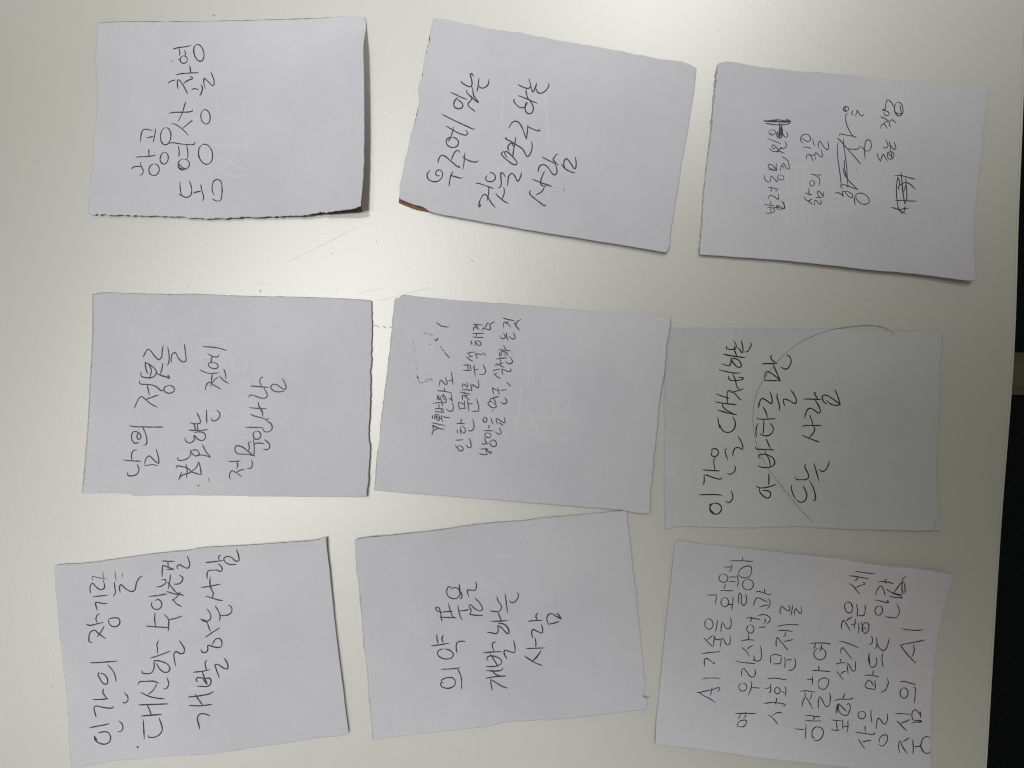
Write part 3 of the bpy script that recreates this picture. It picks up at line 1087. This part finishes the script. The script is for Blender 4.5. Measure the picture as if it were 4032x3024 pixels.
# ---- thin shaded slip, right, under the centre slip
def flap(pts, view, dz, mat):
    def f(o, sh):
        p = parse(pts, VIEW[view])
        V, F = [], []
        xy = np.array([W(*q) for q in p])
        n = len(p)
        for lay in (0, 1):
            for x, y in xy:
                V.append((x - sh.origin[0], y - sh.origin[1], float(sh.height(x, y)) + 6e-5 + dz * (1 - lay)))
        F.append(tuple(range(n)))
        F.append(tuple(range(2 * n - 1, n - 1, -1)))
        for i in range(n):
            j = (i + 1) % n
            F.append((i, i + n, j + n, j))
        mesh_obj('folded_corner', V, F, M[mat], o, smooth=False)
    return f

def stain(px, py, r, view):
    def f(o, sh):
        c = parse(f'{px},{py} {px},{py}', VIEW[view])[0]
        rr = r * VIEW[view][2]
        n = 20
        V, F = [], []
        for k in range(n):
            a = 6.2832 * k / n
            q = rr * (1 + .18 * math.sin(3 * a + px) + .1 * math.sin(5 * a))
            x, y = W(c[0] + q * math.cos(a), c[1] + q * math.sin(a))
            V.append((x - sh.origin[0], y - sh.origin[1], float(sh.height(x, y)) + 1.8e-5))
        mesh_obj('stain', V, [tuple(range(n))[::-1]], M['stain'], o)
    return f

def torn_nub(o, sh):
    # a curl of torn paper standing off the edge, brown print showing inside
    v = ('A8')
    p = parse('2128,1342 2148,1352 2172,1336 2166,1346 2156,1360 2138,1362', VIEW['A8'])
    V, F = [], []
    n = len(p)
    hs = [.0002, .0010, .0014, .0010, .0006, .0002]
    for lay in (0, 1):
        for (q, h) in zip(p, hs):
            x, y = W(*q)
            V.append((x - sh.origin[0], y - sh.origin[1], TOP + .0004 + h - .0002 * lay))
    F = [tuple(range(n)), tuple(range(2 * n - 1, n - 1, -1))] + [(i, i + n, (i + 1) % n + n, (i + 1) % n) for i in range(n)]
    mesh_obj('torn_nub', V, F, M['paper'], o, smooth=False)

SLIPS.append(dict(view='A6', seed=61, base=.00028, paper='paper_thin_shaded',
 label='thin shaded note crossed by one long faint pen arc, tucked under the centre note',
 outline=('60,94 300,95 550,95 1000,95 1200,100 1400,105 1700,122 1900,125',
          '2060,130 2045,300 2040,500 2035,700 2025,900 2020,1100 2025,1350 2030,1450',
          '2030,1560 1900,1565 1700,1560 1400,1555 1150,1545 1000,1535 700,1545 300,1540 130,1540',
          '52,1562 50,1500 48,1400 45,1150 45,900 45,650 45,400 52,250'),
 rough=(.8, 1.4, 1.3, 1.0),
 lifts=[lambda s, t: .0010 * np.clip((t - .84) / .16, 0, 1) ** 1.5 * ss(.45, 1, s),
        lambda s, t: .0003 * np.sin(9 * s + 4 * t) ** 2 * ss(.5, 1, s) * ss(.6, 0, t),
        lambda s, t: .0006 * np.clip((s - .93) / .07, 0, 1) ** 1.5],
 creases=[('A6', '45,935 130,922 210,888', .00035, .0011), ('A6', '1275,420 1300,360 1290,300 1330,255', .0003, .0016),
          ('A6', '1410,230 1500,175 1540,185', .00025, .0014), ('A6', '1850,110 1855,250 1820,330', .0003, .0013),
          ('A6', '1180,360 1230,400 1280,560', .0002, .002), ('A6', '1200,1230 1400,1330 1620,1440', .00022, .0025),
          ('A6', '45,1190 120,1160 150,1110', .0003, .0014), ('A6', '470,210 530,215 545,110', .0002, .0012),
          ('A6', '1600,330 1700,410 1720,520', .0002, .002)],
 extra=[flap('52,1425 62,1465 82,1515 95,1542 60,1556 54,1556', 'A6', .00025, 'paper_thin_shaded'),
        stain(1305, 910, 30, 'A6'),
        flap('2026,1452 2000,1510 1985,1556 2026,1557', 'A6', .0002, 'paper_thin_shaded')],
 ink=[('handwritten_line', 'C6', 4.9, 'ink_black', '''@318,1113,85,80,0
225,1065 255,1048 280,1040
245,1070 236,1110 260,1150 300,1185
85,912 200,910 330,910 415,922
540,852 565,910 560,980 500,1028 465,1000
145,765 155,700 150,630
150,630 190,628 260,655 340,680 390,685 412,670 410,658
135,552 250,560 388,568
325,378 300,390 293,440 310,555
598,492 608,530 590,580 540,612 488,610
275,290 262,265 285,248 330,250 360,290 350,335 300,358 260,340 262,300
480,248 458,260 465,310 495,408
570,355 575,300 600,240 640,228 680,240 712,260
712,260 715,220 690,140 645,65
B6 350,1195 360,1250 375,1345
B6 375,1290 400,1350 440,1395 500,1410 560,1390 600,1330 600,1250 570,1185
B6 348,1085 430,1110 540,1140 625,1152
B6 412,985 430,1040 480,1090 570,1135
B6 312,965 420,985 520,998 620,1010
B6 330,850 400,880 520,915
B6 490,980 485,900 490,830 510,805 560,820 620,870 660,920 695,940
B6 540,832 620,810 680,795 720,775
B6 565,565 590,610 610,670 625,740 665,795
B6 510,595 510,630 545,655 620,655 700,645 722,625 690,612 655,610
B6 368,500 450,522 560,545 650,550 680,545
B6 412,415 450,430 520,440 540,400 540,340
B6 540,340 560,380 610,440 650,465 685,460 690,420 660,370 600,340 545,340
B6 430,275 520,295 640,312 748,327
B6 590,160 595,220 625,300
B6 475,160 475,190 510,205 570,205 610,190 618,150 600,110 580,82
B6 690,80 708,150 715,230 700,255 670,210 640,180
B6 828,105 835,140 810,200 775,240 742,242'''),
 ('handwritten_line', 'C6', 4.9, 'ink_black', '''955,820 960,870 1000,920 1060,960 1100,950 1118,900 1090,860 1040,850 1000,855
910,790 950,810 1010,812 1100,795 1195,762
1088,605 1092,690 1088,768
930,485 970,510 1040,518 1110,510 1165,480 1175,440 1150,380 1080,340 1000,325 945,340 945,365 965,385
1030,285 1070,350 1100,420 1115,500
895,220 905,245 1000,255 1170,262
1053,105 1080,170 1115,245
B6 935,1280 910,1340 905,1410 910,1475
B6 960,1420 985,1445 1050,1460 1110,1440 1150,1390 1150,1330 1105,1278
B6 1018,1225 1015,1330 1005,1435
B6 920,1195 935,1212 1020,1218 1100,1215 1180,1210
B6 1008,1042 1050,1120 1068,1200
B6 942,1055 950,990 985,920 1030,930 1080,965 1125,992 1138,960 1130,890 1103,818
B6 1215,848 1208,880 1220,940 1245,1030 1240,1088
B6 1325,1030 1305,980 1305,930 1340,930 1400,955 1450,985 1485,980 1488,930 1455,860 1410,790
B6 1045,660 1035,640 1035,570 1060,530 1090,530 1150,570 1210,615 1255,668
B6 1032,655 1140,660 1245,655
B6 1155,435 1190,510 1225,590 1258,668
B6 992,425 1010,415 1100,412 1212,410
B6 1140,292 1120,310 1130,350 1190,400
B6 1350,288 1390,310 1415,370 1400,430 1360,485 1320,490 1265,460'''),
 ('handwritten_line', 'C6', 4.9, 'ink_black', '''1420,775 1418,830 1445,910 1475,970
1590,790 1620,850 1640,930 1610,1000 1560,1020 1515,1005 1495,985
1680,710 1720,780 1755,880 1765,970 1750,1000 1730,990
1475,665 1490,688 1560,695 1640,685 1668,650 1650,590 1615,520 1610,485 1630,475
1742,455 1770,550 1800,660 1808,705
1965,430 1940,510 1900,560 1860,575 1820,548
B6 1570,1450 1650,1485 1740,1520 1820,1550
B6 1735,1320 1755,1360 1730,1420 1675,1480
B6 1570,1330 1590,1315 1700,1308 1852,1310
B6 1680,1160 1710,1230 1725,1300
B6 1610,1195 1625,1130 1660,1070 1700,1060 1760,1095 1810,1130 1835,1110 1825,1050 1765,945
B6 1600,925 1720,928 1850,932
B6 1775,825 1755,830 1765,870 1800,920
B6 1930,995 1900,980 1870,930 1865,890 1890,870 1940,875 2010,920 2080,970 2125,1010
B6 2045,790 2090,890 2125,1010
B6 2125,1010 2060,1018 1990,1000 1930,950'''),
 ('long_pen_arc', 'A6', 1.7, 'ink_faint', '1712,147 1680,115 1620,88 1540,77 1450,80 1330,95 1220,118 1100,165 1000,220 920,285 840,365 780,450 730,530 700,620 688,720 692,820 705,900 735,990 780,1085 850,1185 930,1285 1020,1395 1080,1460 1130,1505'),
 ('pen_dot', 'A6', 3.2, 'ink_violet', '''1558,1360 1566,1356
163,694 168,695''')]))

# ---- bottom left
SLIPS.append(dict(view='A7', seed=71, base=.0005, back='dark_print',
 label='note in the lower left with the largest pen writing, in three lines',
 outline=('22,205 30,187 200,172 400,150 650,112 850,88 1030,70 1060,60 1300,45 1500,32 1750,15 1900,3',
          '2000,-24 2003,50 2020,200 2045,450 2060,600 2085,800 2110,1000 2135,1200 2155,1350',
          '2160,1398 2110,1412 1900,1440 1700,1475 1500,1500 1300,1530 1160,1552 900,1565 700,1580 450,1605 300,1630',
          '150,1662 145,1600 130,1450 125,1300 110,1100 85,900 75,800 60,650 45,450 30,300'),
 rough=(1.0, .5, 1.6, 1.8),
 lifts=[lambda s, t: .0009 * np.clip((s - .86) / .14, 0, 1) ** 1.4,
        lambda s, t: .0005 * np.clip((.12 - t) / .12, 0, 1) ** 1.4 * ss(.2, .8, s)],
 leaf=dict(mat='paper', shift=(-2, 1), k=.2),
 ink=[('show_through', 'A7', 11, 'ghost', '''720,1240 920,1230
990,1080 1200,1070
860,1150 900,1060
650,650 660,800
880,850 1000,840'''),
 ('handwritten_line', 'A7', 5.0, 'ink_black', '''312,1425 318,1450 350,1475 395,1480 425,1460 430,1425 410,1395 375,1392 340,1400
310,1422 330,1452
278,1362 340,1350 400,1338 418,1332
490,1312 515,1335 520,1365 505,1388 485,1390
325,1283 315,1245 308,1215
308,1215 325,1205 380,1215 430,1220 450,1215 448,1205
303,1157 360,1157 412,1150
380,1080 375,1105 405,1150
530,1108 555,1135 555,1165 535,1182 520,1178
345,960 342,975 360,1015 385,1045 408,1040 408,1005 385,975 355,965
412,905 435,932 455,960 468,1000 470,1025
283,890 350,888 480,878
300,742 280,740 275,705 285,670 315,655 345,680 395,715
337,700 360,670 385,625
258,612 280,620 330,610 380,597
352,535 335,545 325,575 335,605
418,573 460,565 490,570 498,600 480,625 445,628 420,605 415,580
335,512 325,480 322,455 345,455 380,462 408,460
300,415 350,408 412,400
285,385 283,340 300,315 330,345 360,362 385,350 385,320 375,290
458,308 462,350 465,385 450,410
500,382 495,345 505,325 540,355 580,375 605,365 620,310 640,275 662,262'''),
 ('worn_pen_mark', 'A7', 3.4, 'ink_faint', '''300,295 300,265 340,275 400,283
375,235 380,275
462,225 470,298
515,240 518,270'''),
 ('handwritten_line', 'A7', 5.0, 'ink_black', '''675,1440 672,1380 668,1300
782,1290 800,1340 805,1380 780,1415 740,1432 705,1428 703,1418
652,1277 720,1270 798,1265
698,1195 715,1235 728,1272
637,1195 740,1192 848,1188
650,1105 690,1125 740,1142 820,1152
705,1118 740,1090 765,1045
630,1047 640,1030 690,1025 745,1025 778,1038
838,998 850,1030 850,1055 830,1080 815,1078
660,950 660,965 690,970 725,965 745,930 745,875
745,875 790,880 840,900 860,930 850,955 820,960 790,940 760,895
717,858 790,835 858,808
778,732 765,760 770,790 768,825
902,912 893,870 890,825 905,810 935,825 960,820 965,790 945,755 930,732
752,530 750,590 757,625
685,625 740,630 850,637
820,540 850,580 850,620 848,660
850,580 900,570 948,552
730,452 728,475 745,500 780,503 800,480 798,450 775,432 755,440
710,410 760,405 840,392
765,342 800,335 830,312 830,290 800,290
868,252 860,300 850,355
845,310 880,350 905,380 962,405
840,375 880,388 935,400
880,430 910,465 945,483
875,440 905,420 925,395 935,380
890,320 920,320 945,305 955,275 930,255
805,265 808,210 812,185 840,195 892,213
805,153 850,155 895,155
848,155 850,200
840,213 893,214
918,213 915,190 930,180 960,195 990,205 1005,185 1000,150 990,118'''),
 ('handwritten_line', 'A7', 5.0, 'ink_black', '''1078,1370 1068,1330 1060,1295 1075,1265 1110,1260 1150,1275
1002,1200 1080,1203 1165,1192
1045,1122 1070,1160 1098,1200
993,1140 1080,1130 1150,1115 1175,1100
1055,1060 1080,1062 1140,1060 1158,1030 1150,1005 1110,1005 1060,1000 1050,1020 1060,1028
1100,1010 1130,1050
1095,960 1110,1000 1130,1040
1028,960 1080,955 1150,942
1125,872 1115,895 1125,945
1218,1000 1200,950 1188,905 1210,905 1250,930 1278,935 1278,900 1255,860
1085,795 1095,815 1120,815 1135,795 1135,765 1160,770 1200,780 1230,775 1238,745 1225,718 1195,718 1165,760
1120,705 1170,670 1220,638
1100,575 1130,600 1145,640 1155,662
1080,572 1110,590 1150,580 1158,550 1145,520 1130,502
1190,480 1215,520 1225,560 1220,585
1220,545 1250,548 1290,540 1310,515 1305,485 1285,472
1122,408 1160,420 1210,435 1242,440
1165,420 1175,390 1150,340
1090,345 1140,338 1225,322
1152,270 1150,310 1160,350 1172,385
1130,285 1130,250 1140,225 1175,220 1200,220 1225,230 1240,215 1225,185 1210,175
1122,165 1170,160 1245,150
1230,112 1215,120 1218,145
1345,70 1358,110 1360,150 1340,155 1310,130 1280,120 1252,135 1260,160 1290,178 1342,178'''),
 ('pen_dot', 'A7', 4.6, 'ink_black', '''620,1498 632,1506
622,1508 632,1497''')]))

# ---- bottom middle
SLIPS.append(dict(view='A8', seed=83, base=.00055, back='brown',
 creases=[('A8', '690,1530 800,1480 830,1450', .0003, .0016), ('A8', '160,1510 260,1480 330,1500', .0002, .002), ('A8', '1980,200 1995,330 2030,420', .0003, .0012)],
 label='note at the bottom middle with a torn nub on its right edge',
 outline=('35,225 45,208 100,195 300,175 500,155 700,130 850,105 1000,90 1250,70 1450,45 1700,25 1900,5',
          '2003,-6 2010,100 2030,250 2045,400 2055,470 2062,540 2078,572 2070,600 2085,750 2100,900 2115,1050 2130,1200 2139,1260 2130,1300 2120,1340 2140,1352 2150,1375 2152,1400',
          '2143,1434 2000,1450 1700,1490 1450,1510 1150,1525 980,1560 700,1590 450,1620 270,1640',
          '168,1658 165,1600 155,1500 140,1350 128,1180 110,1050 95,900 85,780 75,640 60,500 45,380 40,270'),
 rough=(.9, .8, .6, 1.6),
 lifts=[lambda s, t: .0008 * np.clip((s - .86) / .14, 0, 1) ** 1.4 * (1 - .4 * t),
        lambda s, t: .0006 * np.clip((.15 - t) / .15, 0, 1) ** 1.4 * ss(1, .3, s),
        lambda s, t: .0005 * np.clip((t - .88) / .12, 0, 1) ** 1.4,
        lambda s, t: -.0003 * ss(.85, 1, s) * ss(.1, 0, t)],
 leaf=dict(mat='grey_print', shift=(-3, 0), k=.2),
 extra=[torn_nub],
 ink=[('show_through', 'A8', 10, 'ghost', '''950,500 950,560
1100,470 1130,520
930,610 1000,600
1040,330 1200,320
960,800 960,850'''),
 ('handwritten_line', 'A8', 4.9, 'ink_black', '''675,1245 655,1250 660,1270 690,1285 730,1282 758,1260 760,1230 740,1210 700,1210 665,1225 660,1245
775,1140 800,1190 808,1240 807,1288
662,1148 730,1145 797,1137
@690,1037,58,36,10
588,978 650,970 718,958
675,900 665,925 675,955
628,895 630,930 638,958
775,1030 768,990 775,955 800,945 832,945
655,735 625,720 622,700 640,700 655,735 660,770 665,800
655,735 700,730 742,728
712,672 725,720 740,760 765,778
650,770 700,772 765,775
780,683 788,730 800,770 812,790
790,725 830,722 862,715
870,752 875,715 860,690 870,680 905,710 940,725 958,715 940,670 905,632
865,750 910,757 960,758
735,560 715,550 700,575 705,610 730,632 770,635 795,610 790,575 770,558 740,560 735,570
790,530 795,575 810,610 805,635 795,638
858,622 850,590 850,575 880,575 905,575 915,550 910,510'''),
 ('handwritten_line', 'A8', 4.9, 'ink_black', '''1030,1298 1020,1250 1018,1220
1018,1220 1060,1245 1100,1270 1138,1283
985,1212 1050,1200 1128,1195
1025,1150 1050,1180 1090,1195
988,1155 1040,1160 1100,1150 1105,1135
988,1128 1050,1125 1090,1110 1098,1085 1070,1062 1030,1050 1000,1055 990,1075 1000,1085
1015,1035 1040,1075 1070,1125
967,1028 1030,1022 1098,1020
1055,950 1035,955 1030,980 1042,1015
1135,1070 1115,1030 1120,1010 1160,1020 1190,1025 1195,1000 1185,940
988,878 1030,885 1060,890 1072,870 1068,830
1068,830 1100,850 1140,890 1150,880 1140,845 1110,820 1070,815
1020,800 1080,800 1138,795
1070,735 1085,770 1095,795
1015,725 1050,730 1085,725 1095,690 1070,650 1062,620
1122,602 1130,660 1140,735
1155,652 1165,665 1195,658 1215,630 1218,600 1210,595'''),
 ('handwritten_line', 'A8', 4.9, 'ink_black', '''1262,1050 1290,1070 1340,1100 1390,1120
1320,1090 1350,1060 1385,1010
1278,997 1340,995 1410,993
1338,920 1345,950 1345,985
1322,920 1315,880 1325,860 1360,875 1390,885 1395,860 1385,825
1290,800 1340,795 1392,793
1360,740 1345,760 1355,790
1440,825 1425,790 1432,755 1460,745 1495,765 1530,785
1497,740 1515,760 1530,785
1445,820 1480,812 1515,800''')]))

# ---- bottom right
SLIPS.append(dict(view='A9', seed=97, base=.0006, back='brown',
 label='note at the lower right covered by seven pen lines starting with the letters AI',
 outline=('155,20 170,8 250,12 330,30 450,42 700,65 1000,100 1250,125 1400,142 1550,170 1650,185 1850,200 1950,215 2100,235',
          '2160,256 2140,350 2110,480 2085,580 2060,700 2040,850 2025,1000 2015,1150 2010,1350 2005,1500',
          '2004,1716 1850,1698 1700,1680 1400,1640 1000,1595 800,1570 500,1530 250,1498',
          '8,1470 15,1350 35,1150 55,950 80,700 105,480 130,250 148,80'),
 rough=(1.4, 1.5, .6, .6),
 lifts=[lambda s, t: .0014 * np.clip((.14 - t) / .14, 0, 1) ** 1.4 * ss(.1, .7, s),
        lambda s, t: .0013 * np.clip((t - .84) / .16, 0, 1) ** 1.4],
 leaf=dict(mat='paper', shift=(1, -1), k=.15),
 ink=[('show_through', 'A9', 10, 'ghost', '''790,1060 880,1060
800,1110 800,1240
860,960 1000,960'''),
 ('handwritten_line', 'C9', 3.8, 'ink_violet', '''100,935 150,940 210,985 300,1030 360,1065 440,1115
110,938 200,925 300,900 400,880 480,850 515,855 505,890 475,915
375,850 365,920 345,985
195,695 250,680 350,675 450,675 515,690
245,465 238,400 240,345 275,320 330,350 380,390 420,425
420,425 415,385
190,240 280,222 400,208 480,205 525,195 510,182
B9 232,1520 290,1580 345,1635 378,1675
B9 390,1478 340,1510 292,1550
B9 385,1677 405,1655 410,1580 415,1510 428,1480
B9 425,1480 430,1530 455,1548 540,1545
B9 530,1680 535,1600 550,1530 575,1525 605,1580 640,1640 680,1640 705,1600 705,1520 700,1455
B9 @320,1265,75,95,-10
B9 475,1200 460,1310 440,1415
B9 540,1415 540,1340 560,1232
B9 560,1232 595,1280 640,1350 690,1350 720,1300 725,1230 710,1155
B9 280,738 370,742 455,735
B9 455,735 450,820 435,910
B9 @608,872,70,82,0
B9 670,918 710,915 745,912
B9 755,765 755,850 740,960 730,1000 745,1018
B9 530,660 640,662 770,665
B9 618,540 610,585 592,625
B9 880,890 855,890 858,800 870,705 900,725 910,770 905,850 920,910 950,930 985,900 1005,820 985,725
B9 @583,437,80,75,0
B9 672,420 750,415 825,415
B9 685,500 750,498 805,505
B9 840,375 845,450 852,520 830,585
B9 @1028,553,98,97,0
B9 598,235 660,235 720,232
B9 738,185 730,240 720,280 690,322
B9 855,350 870,300 940,240 1030,212 1075,230 1095,290 1080,360 1030,420 960,432 890,405 860,370
B9 697,127 800,120 950,122 1100,128 1128,118
B9 928,60 932,85 922,122'''),
 ('handwritten_line', 'C9', 3.8, 'ink_violet', '''860,1558 830,1545 840,1500 880,1455 940,1435 995,1445 990,1500 955,1545 910,1555 870,1545
885,1305 880,1370 850,1410
985,1290 990,1340 970,1380 945,1398
790,1322 880,1315 1040,1315 1165,1317
@930,838,72,72,0
1080,735 1095,760 1085,840 1070,900 1045,950 1025,992
1090,845 1160,852 1238,858
912,635 910,570 925,515 955,505 1000,560 1060,640 1110,660 1150,630 1160,570 1145,510
808,360 860,385 960,398 1080,408 1168,420
912,118 960,160 1010,210 1050,280
1010,150 1060,115 1115,88
B9 905,1572 960,1560 1050,1552 1138,1560
B9 1038,1455 1035,1550
1248,97 1268,180 1272,280 1250,350 1200,370 1140,355 1118,340
1118,340 1150,330 1125,270
B9 @1072,1358,65,75,0
B9 995,1158 1080,1155 1180,1175 1248,1185
B9 1100,1135 1090,1190 1070,1230
B9 1228,1328 1290,1325 1355,1318
B9 1332,1170 1345,1215 1310,1255
B9 1210,1118 1270,1100 1340,1100 1400,1125 1432,1170 1420,1215 1365,1270
B9 1130,935 1150,860 1185,795 1240,800 1320,840 1380,870
B9 1242,955 1320,935 1400,920
B9 1380,830 1415,830 1428,890 1410,950 1370,997
B9 1175,690 1200,675 1280,690 1350,715 1400,735 1455,715
B9 1322,628 1330,680 1328,720'''),
 ('handwritten_line', 'C9', 3.8, 'ink_violet', '''1385,1340 1440,1370 1510,1440 1565,1515
1475,1350 1530,1310 1590,1300 1645,1302
1312,1140 1400,1122 1520,1122 1620,1135 1700,1155 1690,1180 1655,1180
1548,1038 1540,1090 1520,1155
1340,865 1390,858 1420,850
1432,795 1440,860 1435,920 1405,945
@1560,905,50,58,-10
1632,922 1690,940
1700,828 1715,890 1712,950 1705,1005
1382,688 1470,678 1580,685 1690,705 1725,698
1440,412 1435,340 1445,270
1445,270 1510,248 1580,260 1630,275
1632,300 1625,360 1618,412
1480,420 1550,420 1620,412
1692,305 1700,400 1688,492
1722,352 1770,348 1815,345
1868,312 1888,380 1885,450 1850,510 1810,535 1755,535
B9 1540,1672 1535,1600 1545,1525 1565,1510 1600,1560 1660,1630 1745,1738
B9 1675,1580 1760,1565 1838,1545
B9 1700,1415 1705,1450 1675,1495
B9 1560,1388 1650,1382 1760,1388 1830,1405
B9 1562,1305 1680,1283 1800,1273 1945,1280
B9 1635,1072 1605,1070 1615,1000 1635,940 1660,955 1710,1000 1770,1030 1785,1010 1775,960 1760,918
B9 1830,920 1825,1000 1805,1105
B9 1865,1105 1870,1040 1890,985 1920,1020 1970,1075 1985,1070 1990,1010 1985,945'''),
 ('handwritten_line', 'E9', 3.8, 'ink_violet', '''105,1032 170,1040 255,1047
280,960 275,1070 265,1185
410,1162 385,1175 370,1120 385,1050 430,1010 490,1010 540,1045 548,1110 510,1180 450,1215 385,1200
268,905 370,912 515,915
390,855 410,865 395,895
272,830 350,828 420,842 500,847
215,697 230,610 268,535
268,535 310,590 350,660 383,720
262,468 268,530
358,480 362,530 338,572
185,457 270,443 350,455 430,465
470,717 468,620 485,530
485,530 520,570 560,650 600,695 640,660 655,580 650,500 640,470
292,265 330,268 370,268
377,225 378,290 375,355
465,340 470,300 520,255 570,245 620,265 630,310 610,370 570,415 530,420 490,400 465,350
365,135 450,130 550,138 652,148
480,58 475,130
D9 @493,1468,92,92,0
D9 425,1310 415,1350 400,1385
D9 515,1330 520,1380 488,1430
D9 335,1305 450,1298 560,1300 640,1308 655,1320 640,1328'''),
 ('handwritten_line', 'E9', 3.8, 'ink_violet', '''668,897 740,905 840,912
740,910 755,970 765,1050
675,1047 740,1060 805,1055
840,890 852,960 845,1030
855,1000 900,998 940,993
928,902 930,990 922,1080
785,640 770,720 752,795
775,660 745,730 757,790
750,670 790,655 850,710 910,765
915,660 935,640 962,670 955,750 920,820 870,825 810,790 780,730 785,660
720,595 800,575 900,577 985,570 1010,562 985,550
878,477 865,520 845,575
755,142 800,205 850,272
890,135 845,155 815,185
D9 737,1623 800,1608 885,1602
D9 808,1543 815,1590
930,180 920,100 910,20
910,20 925,15 960,70 1000,135 1030,130 1042,70 1040,-15
D9 818,1463 820,1400 845,1372 890,1420 990,1552
D9 795,1275 850,1280 960,1315 1088,1368
D9 828,1078 830,1000 860,945
D9 860,945 890,980 930,1050 965,1110
D9 905,950 950,920 992,895
D9 982,1020 1020,1005 1058,995
D9 1050,925 1035,1000 1025,1075
D9 1095,985 1100,1070 1093,1145
D9 1140,968 1150,1040 1145,1118
D9 1155,1030 1185,990 1225,985 1250,1010 1250,1080 1225,1135 1190,1148 1160,1110 1155,1040
D9 1160,1065 1195,1060 1210,1095
D9 @940,748,60,88,-15
D9 1062,695 1078,780 1070,890
D9 1195,700 1198,790 1180,860 1150,878 1085,868
D9 948,375 1010,420 1060,480 1110,535
D9 1045,440 1120,405 1190,380 1155,352
D9 1065,268 1065,300 1032,333
D9 930,252 1000,255 1120,275 1235,295
D9 1030,178 1120,190 1250,210 1335,208'''),
 ('handwritten_line', 'E9', 3.8, 'ink_violet', '''1090,1192 1130,1260 1182,1335
1145,1238 1220,1220 1285,1215
1050,1085 1130,1098 1230,1110 1320,1122 1348,1105 1330,1085
1195,990 1195,1080
1405,1270 1450,1300 1500,1270 1540,1200 1535,1140 1495,1125 1440,1155 1410,1215 1412,1250
@1143,820,58,60,0
1288,740 1285,830 1300,940
1365,1025 1370,940 1400,868 1430,890 1470,945 1505,960 1535,900 1542,805
1190,375 1205,330 1240,280 1270,285 1330,365
1345,285 1352,350 1350,420
1188,378 1240,405 1340,423
1180,203 1260,200 1330,212 1412,230
1325,125 1310,200
1530,245 1555,300 1540,370 1500,440 1435,468
D9 1258,1455 1255,1530 1268,1610
D9 1258,1460 1245,1540 1260,1620 1290,1675 1322,1672 1360,1640 1375,1575 1370,1540 1350,1530
D9 1470,1450 1455,1530 1460,1600 1475,1680
D9 1295,1190 1310,1250 1295,1305 1262,1322
D9 1370,1215 1378,1290 1370,1360 1345,1385
D9 1370,1250 1385,1320 1430,1390 1485,1415 1530,1370 1555,1290 1570,1220
D9 @1408,797,58,72,15
D9 1340,633 1420,645 1510,668 1565,665 1530,635
D9 1688,690 1720,770 1725,830 1685,910
D9 1685,910 1600,905 1515,890
D9 1360,567 1375,490 1410,430 1440,405
D9 1440,405 1465,440 1512,570
D9 1388,355 1440,340 1520,345 1630,375
D9 1525,300 1500,310 1490,350 1520,365'''),
 ('crossed_out_scribble', 'D9', 4.0, 'ink_violet', '''1525,465 1590,505 1650,530 1760,552
1760,552 1772,520 1760,450 1755,360 1760,300 1805,258
1810,530 1808,460 1790,370 1765,345
1765,345 1720,390 1680,455 1630,525
1580,578 1650,590 1770,597 1745,570 1690,550 1630,535'''),
 ('handwritten_line', 'E9', 3.8, 'ink_violet', '''1722,1405 1712,1310 1720,1230
1720,1230 1735,1222 1770,1300 1840,1418
1785,1230 1830,1205 1872,1175
1935,1200 1940,1310 1932,1422
1965,1310 2010,1310 2060,1295
2203,1170 2150,1155 2100,1180 2070,1240 2060,1310 2080,1390
2085,1335 2100,1390 2140,1412 2185,1402 2203,1385
1682,912 1730,950 1780,1010 1838,1062
1750,945 1820,920 1888,890
1662,797 1760,798 1900,810
1915,945 1960,930 2030,930 2075,925 2040,905 1960,905
1960,905 1930,880 1920,800 1940,755 1975,738 2010,770 2050,820
2048,765 2052,800 2058,862
@1798,478,62,80,0
1940,385 1970,400 1972,500 1958,630
1740,303 1810,300 1880,320 1978,350
D9 1740,1332 1790,1400 1880,1510 1980,1612
D9 1740,1332 1860,1305 2000,1280 2118,1253
D9 1945,1325 1958,1400 1940,1480 1920,1510
D9 1760,1078 1850,1092 1970,1102 2050,1100 2095,1080''')]))

for sp in SLIPS:
    slip(sp)
